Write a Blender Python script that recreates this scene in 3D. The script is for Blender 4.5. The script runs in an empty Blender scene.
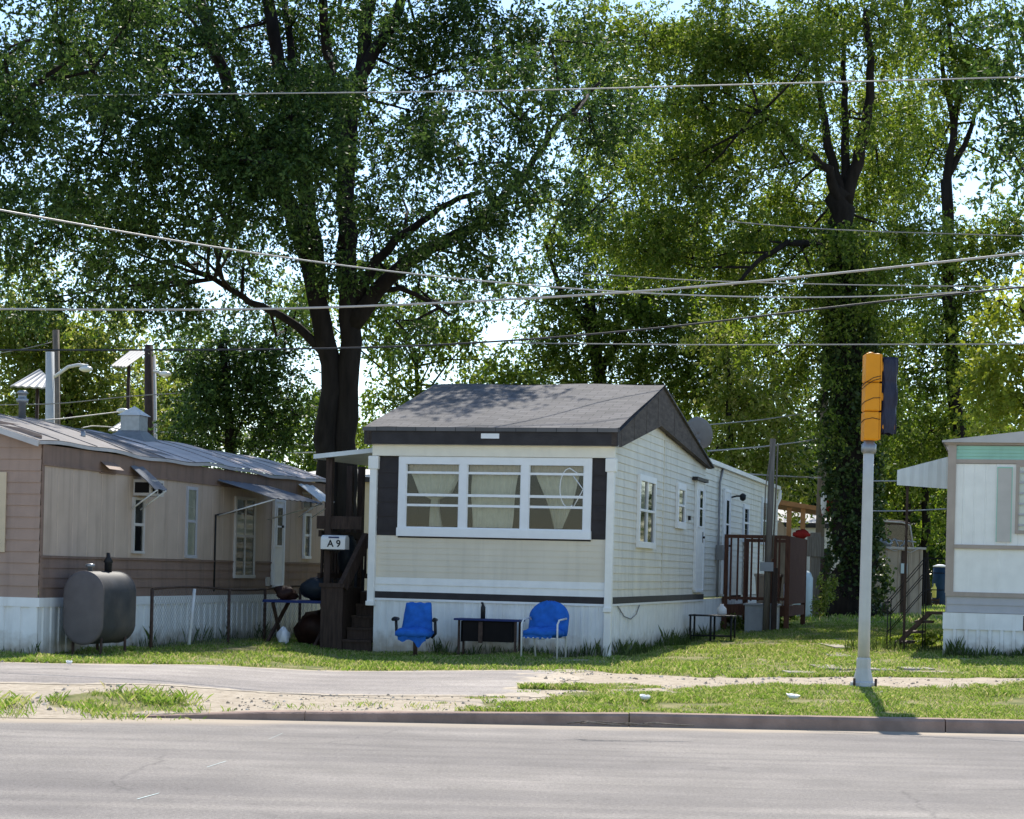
import bpy, math, random
import numpy as np
from mathutils import Vector, Matrix
R = math.radians
random.seed(7)
RNG = np.random.default_rng(11)
scene = bpy.context.scene
COL = scene.collection

# ------------------------------------------------------------------ camera
FPX, CX, CY, EYE = 2000.0, 512.0, 570.0, 1.45
RO = R(1.4); cR, sR = math.cos(RO), math.sin(RO)
cd = bpy.data.cameras.new('camera'); cam = bpy.data.objects.new('camera', cd); COL.objects.link(cam)
cd.sensor_width = 36; cd.lens = FPX/1024*36; cd.shift_y = (CY-409.5)/1024
cd.clip_start = .3; cd.clip_end = 3000
cam.matrix_world = Matrix(((cR, -sR, 0, 0), (0, 0, -1, 0), (sR, cR, 0, EYE), (0, 0, 0, 1)))
scene.camera = cam
# ------------------------------------------------------------------ light
SUN = Vector((.10, .93, 1.0)).normalized()          # from the scene towards the sun
w = bpy.data.worlds.new('World'); scene.world = w; w.use_nodes = True
nt = w.node_tree; bg = nt.nodes['Background']
sky = nt.nodes.new('ShaderNodeTexSky'); sky.sky_type = 'NISHITA'; sky.sun_disc = False
sky.sun_elevation = math.asin(SUN.z); sky.sun_rotation = math.atan2(SUN.x, SUN.y)
sky.air_density = 1.0; sky.dust_density = .12; sky.ozone_density = 2.4
nt.links.new(sky.outputs[0], bg.inputs[0]); bg.inputs[1].default_value = .135
sd = bpy.data.lights.new('sun', 'SUN'); sd.energy = 4.4; sd.angle = R(.53); sd.color = (1, .94, .84)
so = bpy.data.objects.new('sun', sd); COL.objects.link(so)
so.rotation_euler = SUN.to_track_quat('Z', 'Y').to_euler()
vs = scene.view_settings; vs.view_transform = 'Standard'; vs.look = 'None'; vs.exposure = 0.8; vs.gamma = 1
vs.use_curve_mapping = False
scene.cycles.max_bounces = 8; scene.cycles.transparent_max_bounces = 12

# ------------------------------------------------------------------ geometry of the view -> the place
def ray(px, py):
    xc = (px-CX)/FPX; yc = (CY-py)/FPX
    return xc*cR - yc*sR, xc*sR + yc*cR
def at(px, py, D):
    a, b = ray(px, py); return Vector((a*D, D, EYE+b*D))
def gp(px, py, z):
    a, b = ray(px, py); D = (z-EYE)/b; return Vector((a*D, D, z))
TH = math.atan(.2542)
class Frame:
    """local frame of a home: u along its street end, w along its long side"""
    def __init__(s, P, th=TH):
        s.P = P; s.th = th; s.R = (math.cos(th), -math.sin(th)); s.H = (math.sin(th), math.cos(th))
    def _hit(s, px, py, o, d):
        a, b = ray(px, py)      # t*a = ox+k*dx ; t = oy+k*dy
        k = (a*o[1]-o[0])/(d[0]-a*d[1]); t = o[1]+k*d[1]
        return k, EYE+b*t
    def side(s, px, py, u=0):
        return s._hit(px, py, (s.P[0]+s.R[0]*u, s.P[1]+s.R[1]*u), s.H)
    def front(s, px, py, w=0):
        return s._hit(px, py, (s.P[0]+s.H[0]*w, s.P[1]+s.H[1]*w), s.R)
    def world(s, u, w, z=0):
        return Vector((s.P[0]+s.R[0]*u+s.H[0]*w, s.P[1]+s.R[1]*u+s.H[1]*w, z))
    def local(s, p):
        dx, dy = p[0]-s.P[0], p[1]-s.P[1]
        return dx*s.R[0]+dy*s.R[1], dx*s.H[0]+dy*s.H[1]
def ss(a, b, x):
    t = np.clip((np.asarray(x, float)-a)/(b-a), 0, 1); return t*t*(3-2*t)
SL = .08                                          # the street runs slightly away to the right
VK = 18.80                                         # kerb line, in v = Y - SL*X
def terr(X, Y):
    X = np.asarray(X, float); Y = np.asarray(Y, float); v = Y-SL*X
    kerb = ss(-4.0, -2.0, X); kh = .068+.045*ss(-2.5, 1.5, X)
    base_k = np.where(v < VK+.06, -.06, kh)
    base_d = .004+.12*ss(VK-.3, VK+1.6, v)
    z = base_k*kerb + base_d*(1-kerb)
    up = ss(19.0, 22.5, v)
    z = z + .08*up + .14*ss(1.5, 7, X)*up*ss(-100, 5, X) + .13*ss(32, 54, Y)
    z = z + (.012*np.sin(X*1.7+Y*.9) + .009*np.sin(X*3.1-Y*2.3))*ss(26, 28, Y)
    return z
def vnoise(X, Y, s, seed=0):
    X = np.asarray(X, float)*s+seed*17.3; Y = np.asarray(Y, float)*s+seed*5.1
    xi = np.floor(X).astype(int); yi = np.floor(Y).astype(int); fx = X-xi; fy = Y-yi
    fx = fx*fx*(3-2*fx); fy = fy*fy*(3-2*fy)
    def h(i, j):
        n = np.sin(i*127.1+j*311.7+seed*74.7)*43758.5453; return n-np.floor(n)
    return (h(xi, yi)*(1-fx)+h(xi+1, yi)*fx)*(1-fy)+(h(xi, yi+1)*(1-fx)+h(xi+1, yi+1)*fx)*fy
def driv_edges(X):
    nz = (vnoise(X, 0*np.asarray(X, float), 2.2, 3)-.5)*.22
    return 20.65+nz-.25*ss(-3, -5.5, X), np.interp(X, [-8, -5.9, .7, 2], [23.3, 23.7, 25.5, 25.7])+nz*.8
def bare(X, Y):
    """1 where the soil is bare, 0 where grass grows"""
    X = np.asarray(X, float); Y = np.asarray(Y, float); v = Y-SL*X
    n1 = vnoise(X, Y, 1.3, 1); n2 = vnoise(X, Y, 4.0, 2); n = .6*n1+.4*n2
    e0, e1 = driv_edges(X)
    # verge on the left: mostly soil with patches
    g = .18 + .9*np.exp(-((X+3.7)/.62)**2-((Y-19.3)/.5)**2) + .75*ss(-1.5, .8, X)*(1-ss(19.9, 20.7, Y-.2*ss(0, 3, X)*3))
    g += .35*np.exp(-((X+2.3)/.7)**2-((v-18.9)/.35)**2) + .8*np.exp(-((X+5.25)/.25)**2-((Y-19.4)/.5)**2)
    left = g - .62 + (n-.5)*1.1
    # dirt band right of the driveway
    c = np.interp(X, [0, 2, 4, 8], [23.2, 23.3, 23.1, 22.8]); hw = np.interp(X, [0, 2, 3.3, 8], [2.2, 1.6, .95, .6])
    band = (np.abs(Y-c)/hw-1)*1.1 + (n-.5)*1.7
    # wear in the lawn at the front right
    lawn = np.full_like(band, .55) + (n-.42)*2.2 - .9*np.exp(-((X-5.1)/.8)**2-((Y-25)/.7)**2)
    xe = .35+(vnoise(X, Y, 3.5, 31)-.5)*2.2+(vnoise(X, Y, 1.2, 32)-.5)*1.2
    r = np.where(X < xe, left, np.minimum(band, lawn))
    r = np.where((Y > e0) & (X < .6), .7+(n-.4)*1.5, r)
    r = np.where((Y > e0-.15) & (Y < e1+.1) & (X < 1.5-.35*np.abs(Y-23)+n*.8), -.5+(n-.4)*.8, r)
    r = np.where(v < VK+.14, -.6, r)
    r = np.where((X > xe) & (Y < c-.2), np.minimum(band+.4, lawn+.2), r)
    return 1-ss(-.06, .12, r)

# ------------------------------------------------------------------ materials
def M(name, col, rough=.6, var=.12, scale=6, bump=0, bscale=40, metal=0, streak=0, dirt=None, dirt_amt=0, stretch=(1, 1, 1), spec=.2, splash=False):
    m = bpy.data.materials.new(name); m.use_nodes = True; t = m.node_tree; N = t.nodes; L = t.links
    b = N['Principled BSDF']; b.inputs['Roughness'].default_value = rough; b.inputs['Metallic'].default_value = metal
    b.inputs['Specular IOR Level'].default_value = spec
    tc = N.new('ShaderNodeTexCoord'); mp = N.new('ShaderNodeMapping'); mp.inputs['Scale'].default_value = stretch
    L.new(tc.outputs['Object'], mp.inputs[0])
    n = N.new('ShaderNodeTexNoise'); n.inputs['Scale'].default_value = scale; n.inputs['Detail'].default_value = 6
    L.new(mp.outputs[0], n.inputs[0])
    r = N.new('ShaderNodeValToRGB'); e = r.color_ramp.elements
    e[0].position = .3; e[1].position = .7
    e[0].color = tuple(max(0, c*(1-var)) for c in col)+(1,); e[1].color = tuple(min(1, c*(1+var)) for c in col)+(1,)
    L.new(n.outputs['Fac'], r.inputs[0]); out = r.outputs[0]
    if streak or dirt:
        mp2 = N.new('ShaderNodeMapping'); mp2.inputs['Scale'].default_value = (5, 5, .35) if streak else (1, 1, 1)
        L.new(tc.outputs['Object'], mp2.inputs[0])
        n2 = N.new('ShaderNodeTexNoise'); n2.inputs['Scale'].default_value = 1.2; n2.inputs['Detail'].default_value = 8
        n2.inputs['Roughness'].default_value = .65
        L.new(mp2.outputs[0], n2.inputs[0])
        r2 = N.new('ShaderNodeValToRGB'); r2.color_ramp.elements[0].position = .5; r2.color_ramp.elements[1].position = .72
        L.new(n2.outputs['Fac'], r2.inputs[0])
        mul = N.new('ShaderNodeMath'); mul.operation = 'MULTIPLY'; mul.inputs[1].default_value = streak or dirt_amt
        L.new(r2.outputs[0], mul.inputs[0])
        mx = N.new('ShaderNodeMix'); mx.data_type = 'RGBA'
        L.new(mul.outputs[0], mx.inputs[0]); L.new(out, mx.inputs[6])
        mx.inputs[7].default_value = (dirt or tuple(c*.35 for c in col))[:3]+(1,)
        out = mx.outputs[2]
    if splash:      # mud thrown up from the ground
        sx = N.new('ShaderNodeSeparateXYZ'); L.new(tc.outputs['Object'], sx.inputs[0]); n3 = N.new('ShaderNodeTexNoise'); n3.inputs['Scale'].default_value = 7; n3.inputs['Detail'].default_value = 8
        L.new(tc.outputs['Object'], n3.inputs[0]); ma = N.new('ShaderNodeMath'); ma.operation = 'MULTIPLY_ADD'; ma.inputs[1].default_value = -.42; L.new(n3.outputs['Fac'], ma.inputs[0]); L.new(sx.outputs[2], ma.inputs[2])
        mr = N.new('ShaderNodeMapRange'); mr.inputs[1].default_value = .16; mr.inputs[2].default_value = -.12; mr.inputs[3].default_value = 0; mr.inputs[4].default_value = .8; L.new(ma.outputs[0], mr.inputs[0])
        mx = N.new('ShaderNodeMix'); mx.data_type = 'RGBA'; L.new(mr.outputs[0], mx.inputs[0]); L.new(out, mx.inputs[6]); mx.inputs[7].default_value = (.30, .24, .17, 1); out = mx.outputs[2]
    L.new(out, b.inputs['Base Color'])
    if bump:
        nb = N.new('ShaderNodeTexNoise'); nb.inputs['Scale'].default_value = bscale; nb.inputs['Detail'].default_value = 4
        L.new(mp.outputs[0], nb.inputs[0])
        bp = N.new('ShaderNodeBump'); bp.inputs['Strength'].default_value = bump; bp.inputs['Distance'].default_value = .01
        L.new(nb.outputs['Fac'], bp.inputs['Height']); L.new(bp.outputs[0], b.inputs['Normal'])
    return m
def leaf_mat(name, cols, trans=.45, gloss=.5):
    m = bpy.data.materials.new(name); m.use_nodes = True; t = m.node_tree; N = t.nodes; L = t.links
    b = N['Principled BSDF']; b.inputs['Roughness'].default_value = gloss; b.inputs['Specular IOR Level'].default_value = .2
    g = N.new('ShaderNodeNewGeometry'); r = N.new('ShaderNodeValToRGB')
    e = r.color_ramp.elements; e[0].color = cols[0]+(1,); e[1].color = cols[-1]+(1,)
    for i, c in enumerate(cols[1:-1]):
        k = e.new((i+1)/(len(cols)-1)); k.color = c+(1,)
    L.new(g.outputs['Random Per Island'], r.inputs[0]); L.new(r.outputs[0], b.inputs['Base Color'])
    tr = N.new('ShaderNodeBsdfTranslucent'); hs = N.new('ShaderNodeHueSaturation')
    hs.inputs['Saturation'].default_value = 1.1; hs.inputs['Value'].default_value = 1.9; hs.inputs['Hue'].default_value = .485
    L.new(r.outputs[0], hs.inputs['Color']); L.new(hs.outputs[0], tr.inputs[0])
    mx = N.new('ShaderNodeMixShader'); mx.inputs[0].default_value = trans
    L.new(b.outputs[0], mx.inputs[1]); L.new(tr.outputs[0], mx.inputs[2])
    L.new(mx.outputs[0], N['Material Output'].inputs[0]); return m
MAT = {}
def mk(k, *a, **kw): MAT[k] = M(k, *a, **kw)
mk('siding_cream', (.74, .695, .59), .55, .08, 2, streak=.4, dirt=(.34, .32, .26))
mk('siding_front', (.71, .63, .50), .55, .06, 2, streak=.22, dirt=(.38, .34, .27))
mk('white_paint', (.84, .82, .77), .45, .05, 5, streak=.15, dirt=(.5, .48, .44))
mk('white_skirt', (.80, .80, .78), .45, .06, 4, streak=.42, dirt=(.42, .40, .35), splash=True)
mk('cream_paint', (.80, .74, .62), .45, .05, 5, streak=.12, dirt=(.5, .45, .36))
mk('white_frame', (.82, .82, .82), .4, .03, 8)
mk('dark_trim', (.035, .031, .033), .55, .25, 5, bump=.2)
mk('dark_shake', (.085, .068, .058), .8, .35, 4, bump=.5, bscale=30, stretch=(1, 1, 5))
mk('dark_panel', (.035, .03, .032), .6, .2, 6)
mk('pink_siding', (.365, .255, .20), .55, .08, 3, streak=.35, dirt=(.16, .12, .10))
mk('pink_panel', (.50, .385, .30), .55, .07, 3, streak=.5, dirt=(.25, .19, .15))
mk('brown_siding', (.235, .155, .118), .6, .12, 3, streak=.5, dirt=(.07, .055, .05))
mk('cream_panel', (.60, .48, .33), .5, .05)
mk('roof_metal', (.19, .175, .172), .85, .18, 2.2, dirt=(.16, .15, .15), dirt_amt=.8, bump=.2, bscale=8, spec=.3)
mk('roof_sunlit', (.60, .52, .48), .85, .12, 3, dirt=(.3, .26, .25), dirt_amt=.7)  # paler tone of the same roof, with sunlight put into the colour
mk('roof_metal_light', (.5, .475, .46), .8, .12, 2, dirt=(.3, .28, .27), dirt_amt=.5)
mk('galvanised', (.28, .29, .30), .4, .15, 10, metal=.6)
mk('awning_grey', (.14, .15, .17), .8, .15, 5, streak=.4, dirt=(.12, .12, .12))
mk('awning_white', (.72, .74, .73), .5, .06, 4, streak=.3, dirt=(.4, .4, .38))
mk('oil_tank', (.055, .056, .06), .55, .18, 4, dirt=(.17, .14, .12), dirt_amt=.5, bump=.15, bscale=60)
mk('oil_tank_end', (.12, .105, .105), .55, .12, 5, dirt=(.12, .1, .09), dirt_amt=.4)
mk('black_iron', (.02, .02, .022), .5, .2, 8)
mk('rusty_iron', (.07, .045, .035), .75, .4, 12)
mk('wood_dark', (.052, .034, .026), .75, .35, 5, bump=.4, bscale=20, stretch=(6, 6, .8))
mk('wood_stain', (.125, .058, .037), 1.0, .3, 5, bump=.3, bscale=20, stretch=(6, 6, .8))
mk('wood_new', (.42, .21, .09), .65, .15, 6)
mk('wood_grey', (.20, .165, .13), .85, .3, 4, bump=.5, bscale=20, stretch=(8, 8, .6), streak=.5, dirt=(.08, .06, .05))
mk('blue_cloth', (.018, .125, .48), .75, .14, 14, bump=.6, bscale=22)
mk('blue_top', (.02, .035, .13), .5, .2, 8)
mk('black_plastic', (.018, .018, .02), .4, .1)
mk('white_metal', (.68, .68, .66), .4, .1, 10, dirt=(.3, .22, .16), dirt_amt=.4)
mk('curtain', (.60, .56, .45), .9, .08, 12)
mk('curtain_tie', (.55, .44, .34), .9, .1, 12)
mk('interior', (.012, .01, .01), .9, .2)
mk('mint', (.33, .56, .44), .5, .08, 4, streak=.2)
mk('tan_trim', (.40, .33, .28), .55, .1, 4, streak=.2)
mk('tan_panel', (.52, .48, .44), .55, .07, 4)
mk('lavender', (.44, .43, .44), .55, .06, 4)
mk('tan_shed', (.46, .375, .29), .6, .14, 2, streak=.6, dirt=(.12, .09, .07))
mk('orange_yellow', (.78, .30, .012), .45, .08, 5, dirt=(.5, .19, .02), dirt_amt=.35)
mk('black_wrap', (.014, .017, .042), .45, .3, 20, bump=1, bscale=14, stretch=(5, 5, .7), spec=.35)
mk('pole_paint', (.52, .52, .50), .45, .07, 6, streak=.2, dirt=(.3, .27, .24))
mk('concrete', (.42, .40, .36), .85, .15, 5, bump=.4)
mk('kerb_stone', (.29, .205, .165), .9, .2, 5, bump=.6, bscale=30, dirt=(.16, .12, .10), dirt_amt=.7)
mk('cable_grey', (.25, .245, .24), .5, .1)
mk('cable_light', (.42, .40, .38), .45, .1)
mk('cable_black', (.05, .05, .055), .5, .1)
mk('red_cloth', (.28, .02, .018), .8, .2)
mk('tank_white', (.62, .72, .74), .4, .05)
mk('blue_plastic', (.012, .035, .075), .5, .15)
mk('yellow_plastic', (.7, .62, .15), .5, .15)
mk('plaster', (.8, .8, .8), .6, .05)
mk('clutter_red', (.035, .016, .012), .6, .4, 8)
mk('cover_black', (.015, .02, .026), .5, .3, 6, bump=.5, bscale=10)
mk('bark', (.017, .014, .0125), .95, .4, 3, bump=1, bscale=10, stretch=(3, 3, .5))
mk('glow_glass', (.75, .75, .72), .3, .05)
mk('plate_grey', (.35, .35, .35), .5, .1)
mk('far_wall', (.68, .66, .62), .6, .06)
mk('dish_grey', (.20, .20, .205), .6, .1)

def glass_mat():
    m = bpy.data.materials.new('window_glass'); m.use_nodes = True; t = m.node_tree; N = t.nodes; L = t.links
    N.remove(N['Principled BSDF'])
    tr = N.new('ShaderNodeBsdfTransparent'); tr.inputs[0].default_value = (.82, .86, .85, 1)
    gl = N.new('ShaderNodeBsdfGlossy'); gl.inputs['Roughness'].default_value = .03
    fr = N.new('ShaderNodeFresnel'); fr.inputs[0].default_value = 1.3
    ad = N.new('ShaderNodeMath'); ad.operation = 'ADD'; ad.inputs[1].default_value = .02
    tc = N.new('ShaderNodeTexCoord'); n = N.new('ShaderNodeTexNoise'); n.inputs['Scale'].default_value = 2.5
    bp = N.new('ShaderNodeBump'); bp.inputs['Strength'].default_value = .06
    L.new(tc.outputs['Object'], n.inputs[0]); L.new(n.outputs[0], bp.inputs['Height']); L.new(bp.outputs[0], gl.inputs['Normal'])
    L.new(fr.outputs[0], ad.inputs[0]); mx = N.new('ShaderNodeMixShader')
    L.new(ad.outputs[0], mx.inputs[0]); L.new(tr.outputs[0], mx.inputs[1]); L.new(gl.outputs[0], mx.inputs[2])
    L.new(mx.outputs[0], N['Material Output'].inputs[0]); return m
MAT['glass'] = glass_mat()
def shingle_mat():
    m = M('shingles', (.125, .122, .125), .9, .12, 2.5, bump=.5, bscale=90); t = m.node_tree; N = t.nodes; L = t.links
    b = N['Principled BSDF']; src = b.inputs['Base Color'].links[0].from_socket
    tc = N.new('ShaderNodeTexCoord'); br = N.new('ShaderNodeTexBrick'); br.inputs['Scale'].default_value = 1
    br.inputs['Brick Width'].default_value = .31; br.inputs['Row Height'].default_value = .145; br.inputs['Mortar Size'].default_value = .008
    br.inputs['Color1'].default_value = (.78, .78, .78, 1); br.inputs['Color2'].default_value = (1.25, 1.22, 1.2, 1); br.inputs['Mortar'].default_value = (.45, .45, .45, 1)
    L.new(tc.outputs['Object'], br.inputs[0])
    mx = N.new('ShaderNodeMix'); mx.data_type = 'RGBA'; mx.blend_type = 'MULTIPLY'; mx.inputs[0].default_value = .85
    L.new(src, mx.inputs[6]); L.new(br.outputs[0], mx.inputs[7]); L.new(mx.outputs[2], b.inputs['Base Color'])
    return m
MAT['shingles'] = shingle_mat()

# ------------------------------------------------------------------ mesh builder
class MB:
    def __init__(s): s.v = []; s.f = []; s.sm = []
    def add(s, vs, fs, smooth=False):
        o = len(s.v); s.v += [tuple(p) for p in vs]; s.f += [tuple(i+o for i in f) for f in fs]; s.sm += [smooth]*len(fs); return s
    def box(s, x0, x1, y0, y1, z0, z1):
        x0, x1 = sorted((x0, x1)); y0, y1 = sorted((y0, y1)); z0, z1 = sorted((z0, z1))
        return s.add([(x0,y0,z0),(x1,y0,z0),(x1,y1,z0),(x0,y1,z0),(x0,y0,z1),(x1,y0,z1),(x1,y1,z1),(x0,y1,z1)],
                     [(0,3,2,1),(4,5,6,7),(0,1,5,4),(1,2,6,5),(2,3,7,6),(3,0,4,7)])
    def bar(s, a, b, w, h=None, up=(0, 0, 1)):
        a = Vector(a); b = Vector(b); h = h or w; d = (b-a).normalized(); up = Vector(up)
        if abs(d.dot(up)) > .98: up = Vector((0, 1, 0))
        x = d.cross(up).normalized(); y = x.cross(d)
        vs = [p+x*(i*w/2)+y*(j*h/2) for p in (a, b) for i, j in ((-1,-1),(1,-1),(1,1),(-1,1))]
        return s.add(vs, [(3,2,1,0),(4,5,6,7),(0,1,5,4),(1,2,6,5),(2,3,7,6),(3,0,4,7)])
    def tube(s, pts, r, n=8, cap=True):
        pts = [Vector(p) for p in pts]; k = len(pts); rs = r if isinstance(r, (list, tuple)) else [r]*k
        vs = []; prev = None
        for i, p in enumerate(pts):
            d = (pts[min(i+1, k-1)]-pts[max(i-1, 0)])
            d = d.normalized() if d.length > 1e-9 else Vector((0, 0, 1))
            if prev is None:
                x = d.cross(Vector((0, 0, 1)) if abs(d.z) < .9 else Vector((1, 0, 0))).normalized()
            else:
                x = (prev-d*prev.dot(d)).normalized()
            prev = x; y = d.cross(x)
            vs += [p+(x*math.cos(2*math.pi*j/n)+y*math.sin(2*math.pi*j/n))*rs[i] for j in range(n)]
        fs = [(i*n+j, i*n+(j+1) % n, (i+1)*n+(j+1) % n, (i+1)*n+j) for i in range(k-1) for j in range(n)]
        s.add(vs, fs, True)
        if cap:
            o = len(s.v)-len(vs); s.f += [tuple(o+j for j in reversed(range(n))), tuple(o+(k-1)*n+j for j in range(n))]; s.sm += [False, False]
        return s
    def prism(s, poly, ext):
        ext = Vector(ext); n = len(poly); a = [Vector(p) for p in poly]; b = [p+ext for p in a]
        return s.add(a+b, [tuple(reversed(range(n))), tuple(range(n, 2*n))]+[(i, (i+1) % n, n+(i+1) % n, n+i) for i in range(n)])
    def lathe(s, c, prof, n=20, axis='z', sx=1, sy=1):
        vs = []
        for r, z in prof:
            for j in range(n):
                a = 2*math.pi*j/n; vs.append((c[0]+r*math.cos(a)*sx, c[1]+r*math.sin(a)*sy, c[2]+z))
        k = len(prof)
        s.add(vs, [(i*n+j, i*n+(j+1) % n, (i+1)*n+(j+1) % n, (i+1)*n+j) for i in range(k-1) for j in range(n)], True)
        o = len(s.v)-len(vs); s.f += [tuple(o+j for j in reversed(range(n))), tuple(o+(k-1)*n+j for j in range(n))]; s.sm += [False, False]
        return s
    def blob(s, c, r, seed=0, amp=.15, n=14):
        rnd = random.Random(seed); ph = [rnd.uniform(0, 6) for _ in range(4)]
        vs = []; k = n//2+1
        for i in range(k+1):
            th = math.pi*i/k
            for j in range(n):
                a = 2*math.pi*j/n
                q = 1+amp*(math.sin(3*a+ph[0])*math.sin(2*th+ph[1])+.6*math.sin(5*a+ph[2]+3*th))
                vs.append((c[0]+r[0]*q*math.sin(th)*math.cos(a), c[1]+r[1]*q*math.sin(th)*math.sin(a), c[2]+r[2]*q*math.cos(th)))
        return s.add(vs, [(i*n+j, (i+1)*n+j, (i+1)*n+(j+1) % n, i*n+(j+1) % n) for i in range(k) for j in range(n)], True)
    # walls: side 'R' = long side facing +u at x=off ; 'F' = street end facing -w at y=off ; 'L' = facing -u
    def wb(s, side, a0, a1, n0, n1, z0, z1, off=0):
        if side == 'R': return s.box(off+n0, off+n1, a0, a1, z0, z1)
        if side == 'L': return s.box(off-n1, off-n0, a0, a1, z0, z1)
        return s.box(a0, a1, off-n1, off-n0, z0, z1)
    def wp(s, side, a, n, z, off=0):
        if side == 'R': return (off+n, a, z)
        if side == 'L': return (off-n, a, z)
        return (a, off-n, z)
    def clap(s, side, a0, a1, z0, z1, course=.115, off=0, dep=.016, zt=None):
        na = 1 if zt is None else max(1, int((a1-a0)/.3)); k = max(1, round((z1-z0)/course)); c = (z1-z0)/k
        for q in range(na):
            b0 = a0+(a1-a0)*q/na; b1 = a0+(a1-a0)*(q+1)/na
            for i in range(k):
                lo = z0+i*c; hi = lo+c; h0 = h1 = hi
                if zt:
                    h0 = min(hi, zt(b0)); h1 = min(hi, zt(b1))
                    if h0 <= lo+.001 and h1 <= lo+.001: continue
                    h0 = max(h0, lo); h1 = max(h1, lo)
                t0 = dep*(1-(h0-lo)/c); t1 = dep*(1-(h1-lo)/c)
                p = [s.wp(side, b0, dep+.004, lo, off), s.wp(side, b1, dep+.004, lo, off), s.wp(side, b1, t1+.004, h1, off), s.wp(side, b0, t0+.004, h0, off),
                     s.wp(side, b0, 0, lo, off), s.wp(side, b1, 0, lo, off)]
                s.add(p, [(0, 1, 2, 3), (4, 5, 1, 0)])
        return s
    def ribs(s, side, a0, a1, z0, z1, per=.15, dep=.015, off=0, duty=.35):
        k = max(1, int((a1-a0)/per)); per = (a1-a0)/k; pr = []
        for i in range(k):
            b = a0+i*per; pr += [(b, 0), (b+per*(1-duty)*.92, 0), (b+per*(1-duty), dep), (b+per*.95, dep)]
        pr.append((a1, 0))
        vs = [s.wp(side, a, n+.003, z, off) for z in (z0, z1) for a, n in pr]; m = len(pr)
        return s.add(vs, [(i, i+1, m+i+1, m+i) for i in range(m-1)])
    def build(s, name, mat, parent=None, bevel=0):
        me = bpy.data.meshes.new(name); vs = s.v
        if parent is not None:
            root = parent
            while root.parent: root = root.parent
            dz = root.get('_z', 0.0)
            if dz: vs = [(x, y, z-dz) for x, y, z in vs]
        me.from_pydata(vs, [], s.f); me.polygons.foreach_set('use_smooth', s.sm); me.update()
        me.materials.append(MAT[mat] if isinstance(mat, str) else mat)
        o = bpy.data.objects.new(name, me); COL.objects.link(o)
        if parent is not None: o.parent = parent
        if bevel:
            b = o.modifiers.new('bevel', 'BEVEL'); b.width = bevel; b.segments = 2; b.limit_method = 'ANGLE'
        return o
def tag(o, label=None, cat=None, group=None, kind=None):
    if label: o['label'] = label
    if cat: o['category'] = cat
    if group: o['group'] = group
    if kind: o['kind'] = kind
    return o
def thing(name, label, cat, loc, rz=0, group=None, world_z=True):
    """an Empty at the base; parts are written with absolute heights, which build() lowers to the base"""
    o = bpy.data.objects.new(name, None); COL.objects.link(o); o.location = loc; o.rotation_euler = (0, 0, rz)
    if world_z: o['_z'] = float(loc[2])
    return tag(o, label, cat, group)
def fthing(name, label, cat, fr, z, group=None):
    return thing(name, label, cat, (fr.P[0], fr.P[1], z), -fr.th, group)

# ------------------------------------------------------------------ ground, road, kerb
def grid(name, xs, vs_, zf, mat, attr=None, kind='structure', mask=None):
    xs = np.array(xs); vv = np.array(vs_); X, V = np.meshgrid(xs, vv); Y = V+SL*X; Z = zf(X, Y)
    nx, nv = len(xs), len(vv)
    co = np.stack([X, Y, Z], -1).reshape(-1, 3)
    i = np.arange(nx-1); j = np.arange(nv-1); I, J = np.meshgrid(i, j); a = (J*nx+I).ravel()
    fc = np.stack([a, a+1, a+nx+1, a+nx], 1)
    if mask is not None:
        mk_ = mask(X, Y).ravel(); fc = fc[mk_[fc].all(1)]
    me = bpy.data.meshes.new(name); me.from_pydata(co.tolist(), [], fc.tolist()); me.update()
    me.polygons.foreach_set('use_smooth', [True]*len(fc))
    if attr is not None:
        at_ = me.attributes.new('bare', 'FLOAT', 'POINT'); at_.data.foreach_set('value', attr(X, Y).ravel().astype(np.float32))
    me.materials.append(mat); o = bpy.data.objects.new(name, me); COL.objects.link(o); o['kind'] = kind; return o
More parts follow.
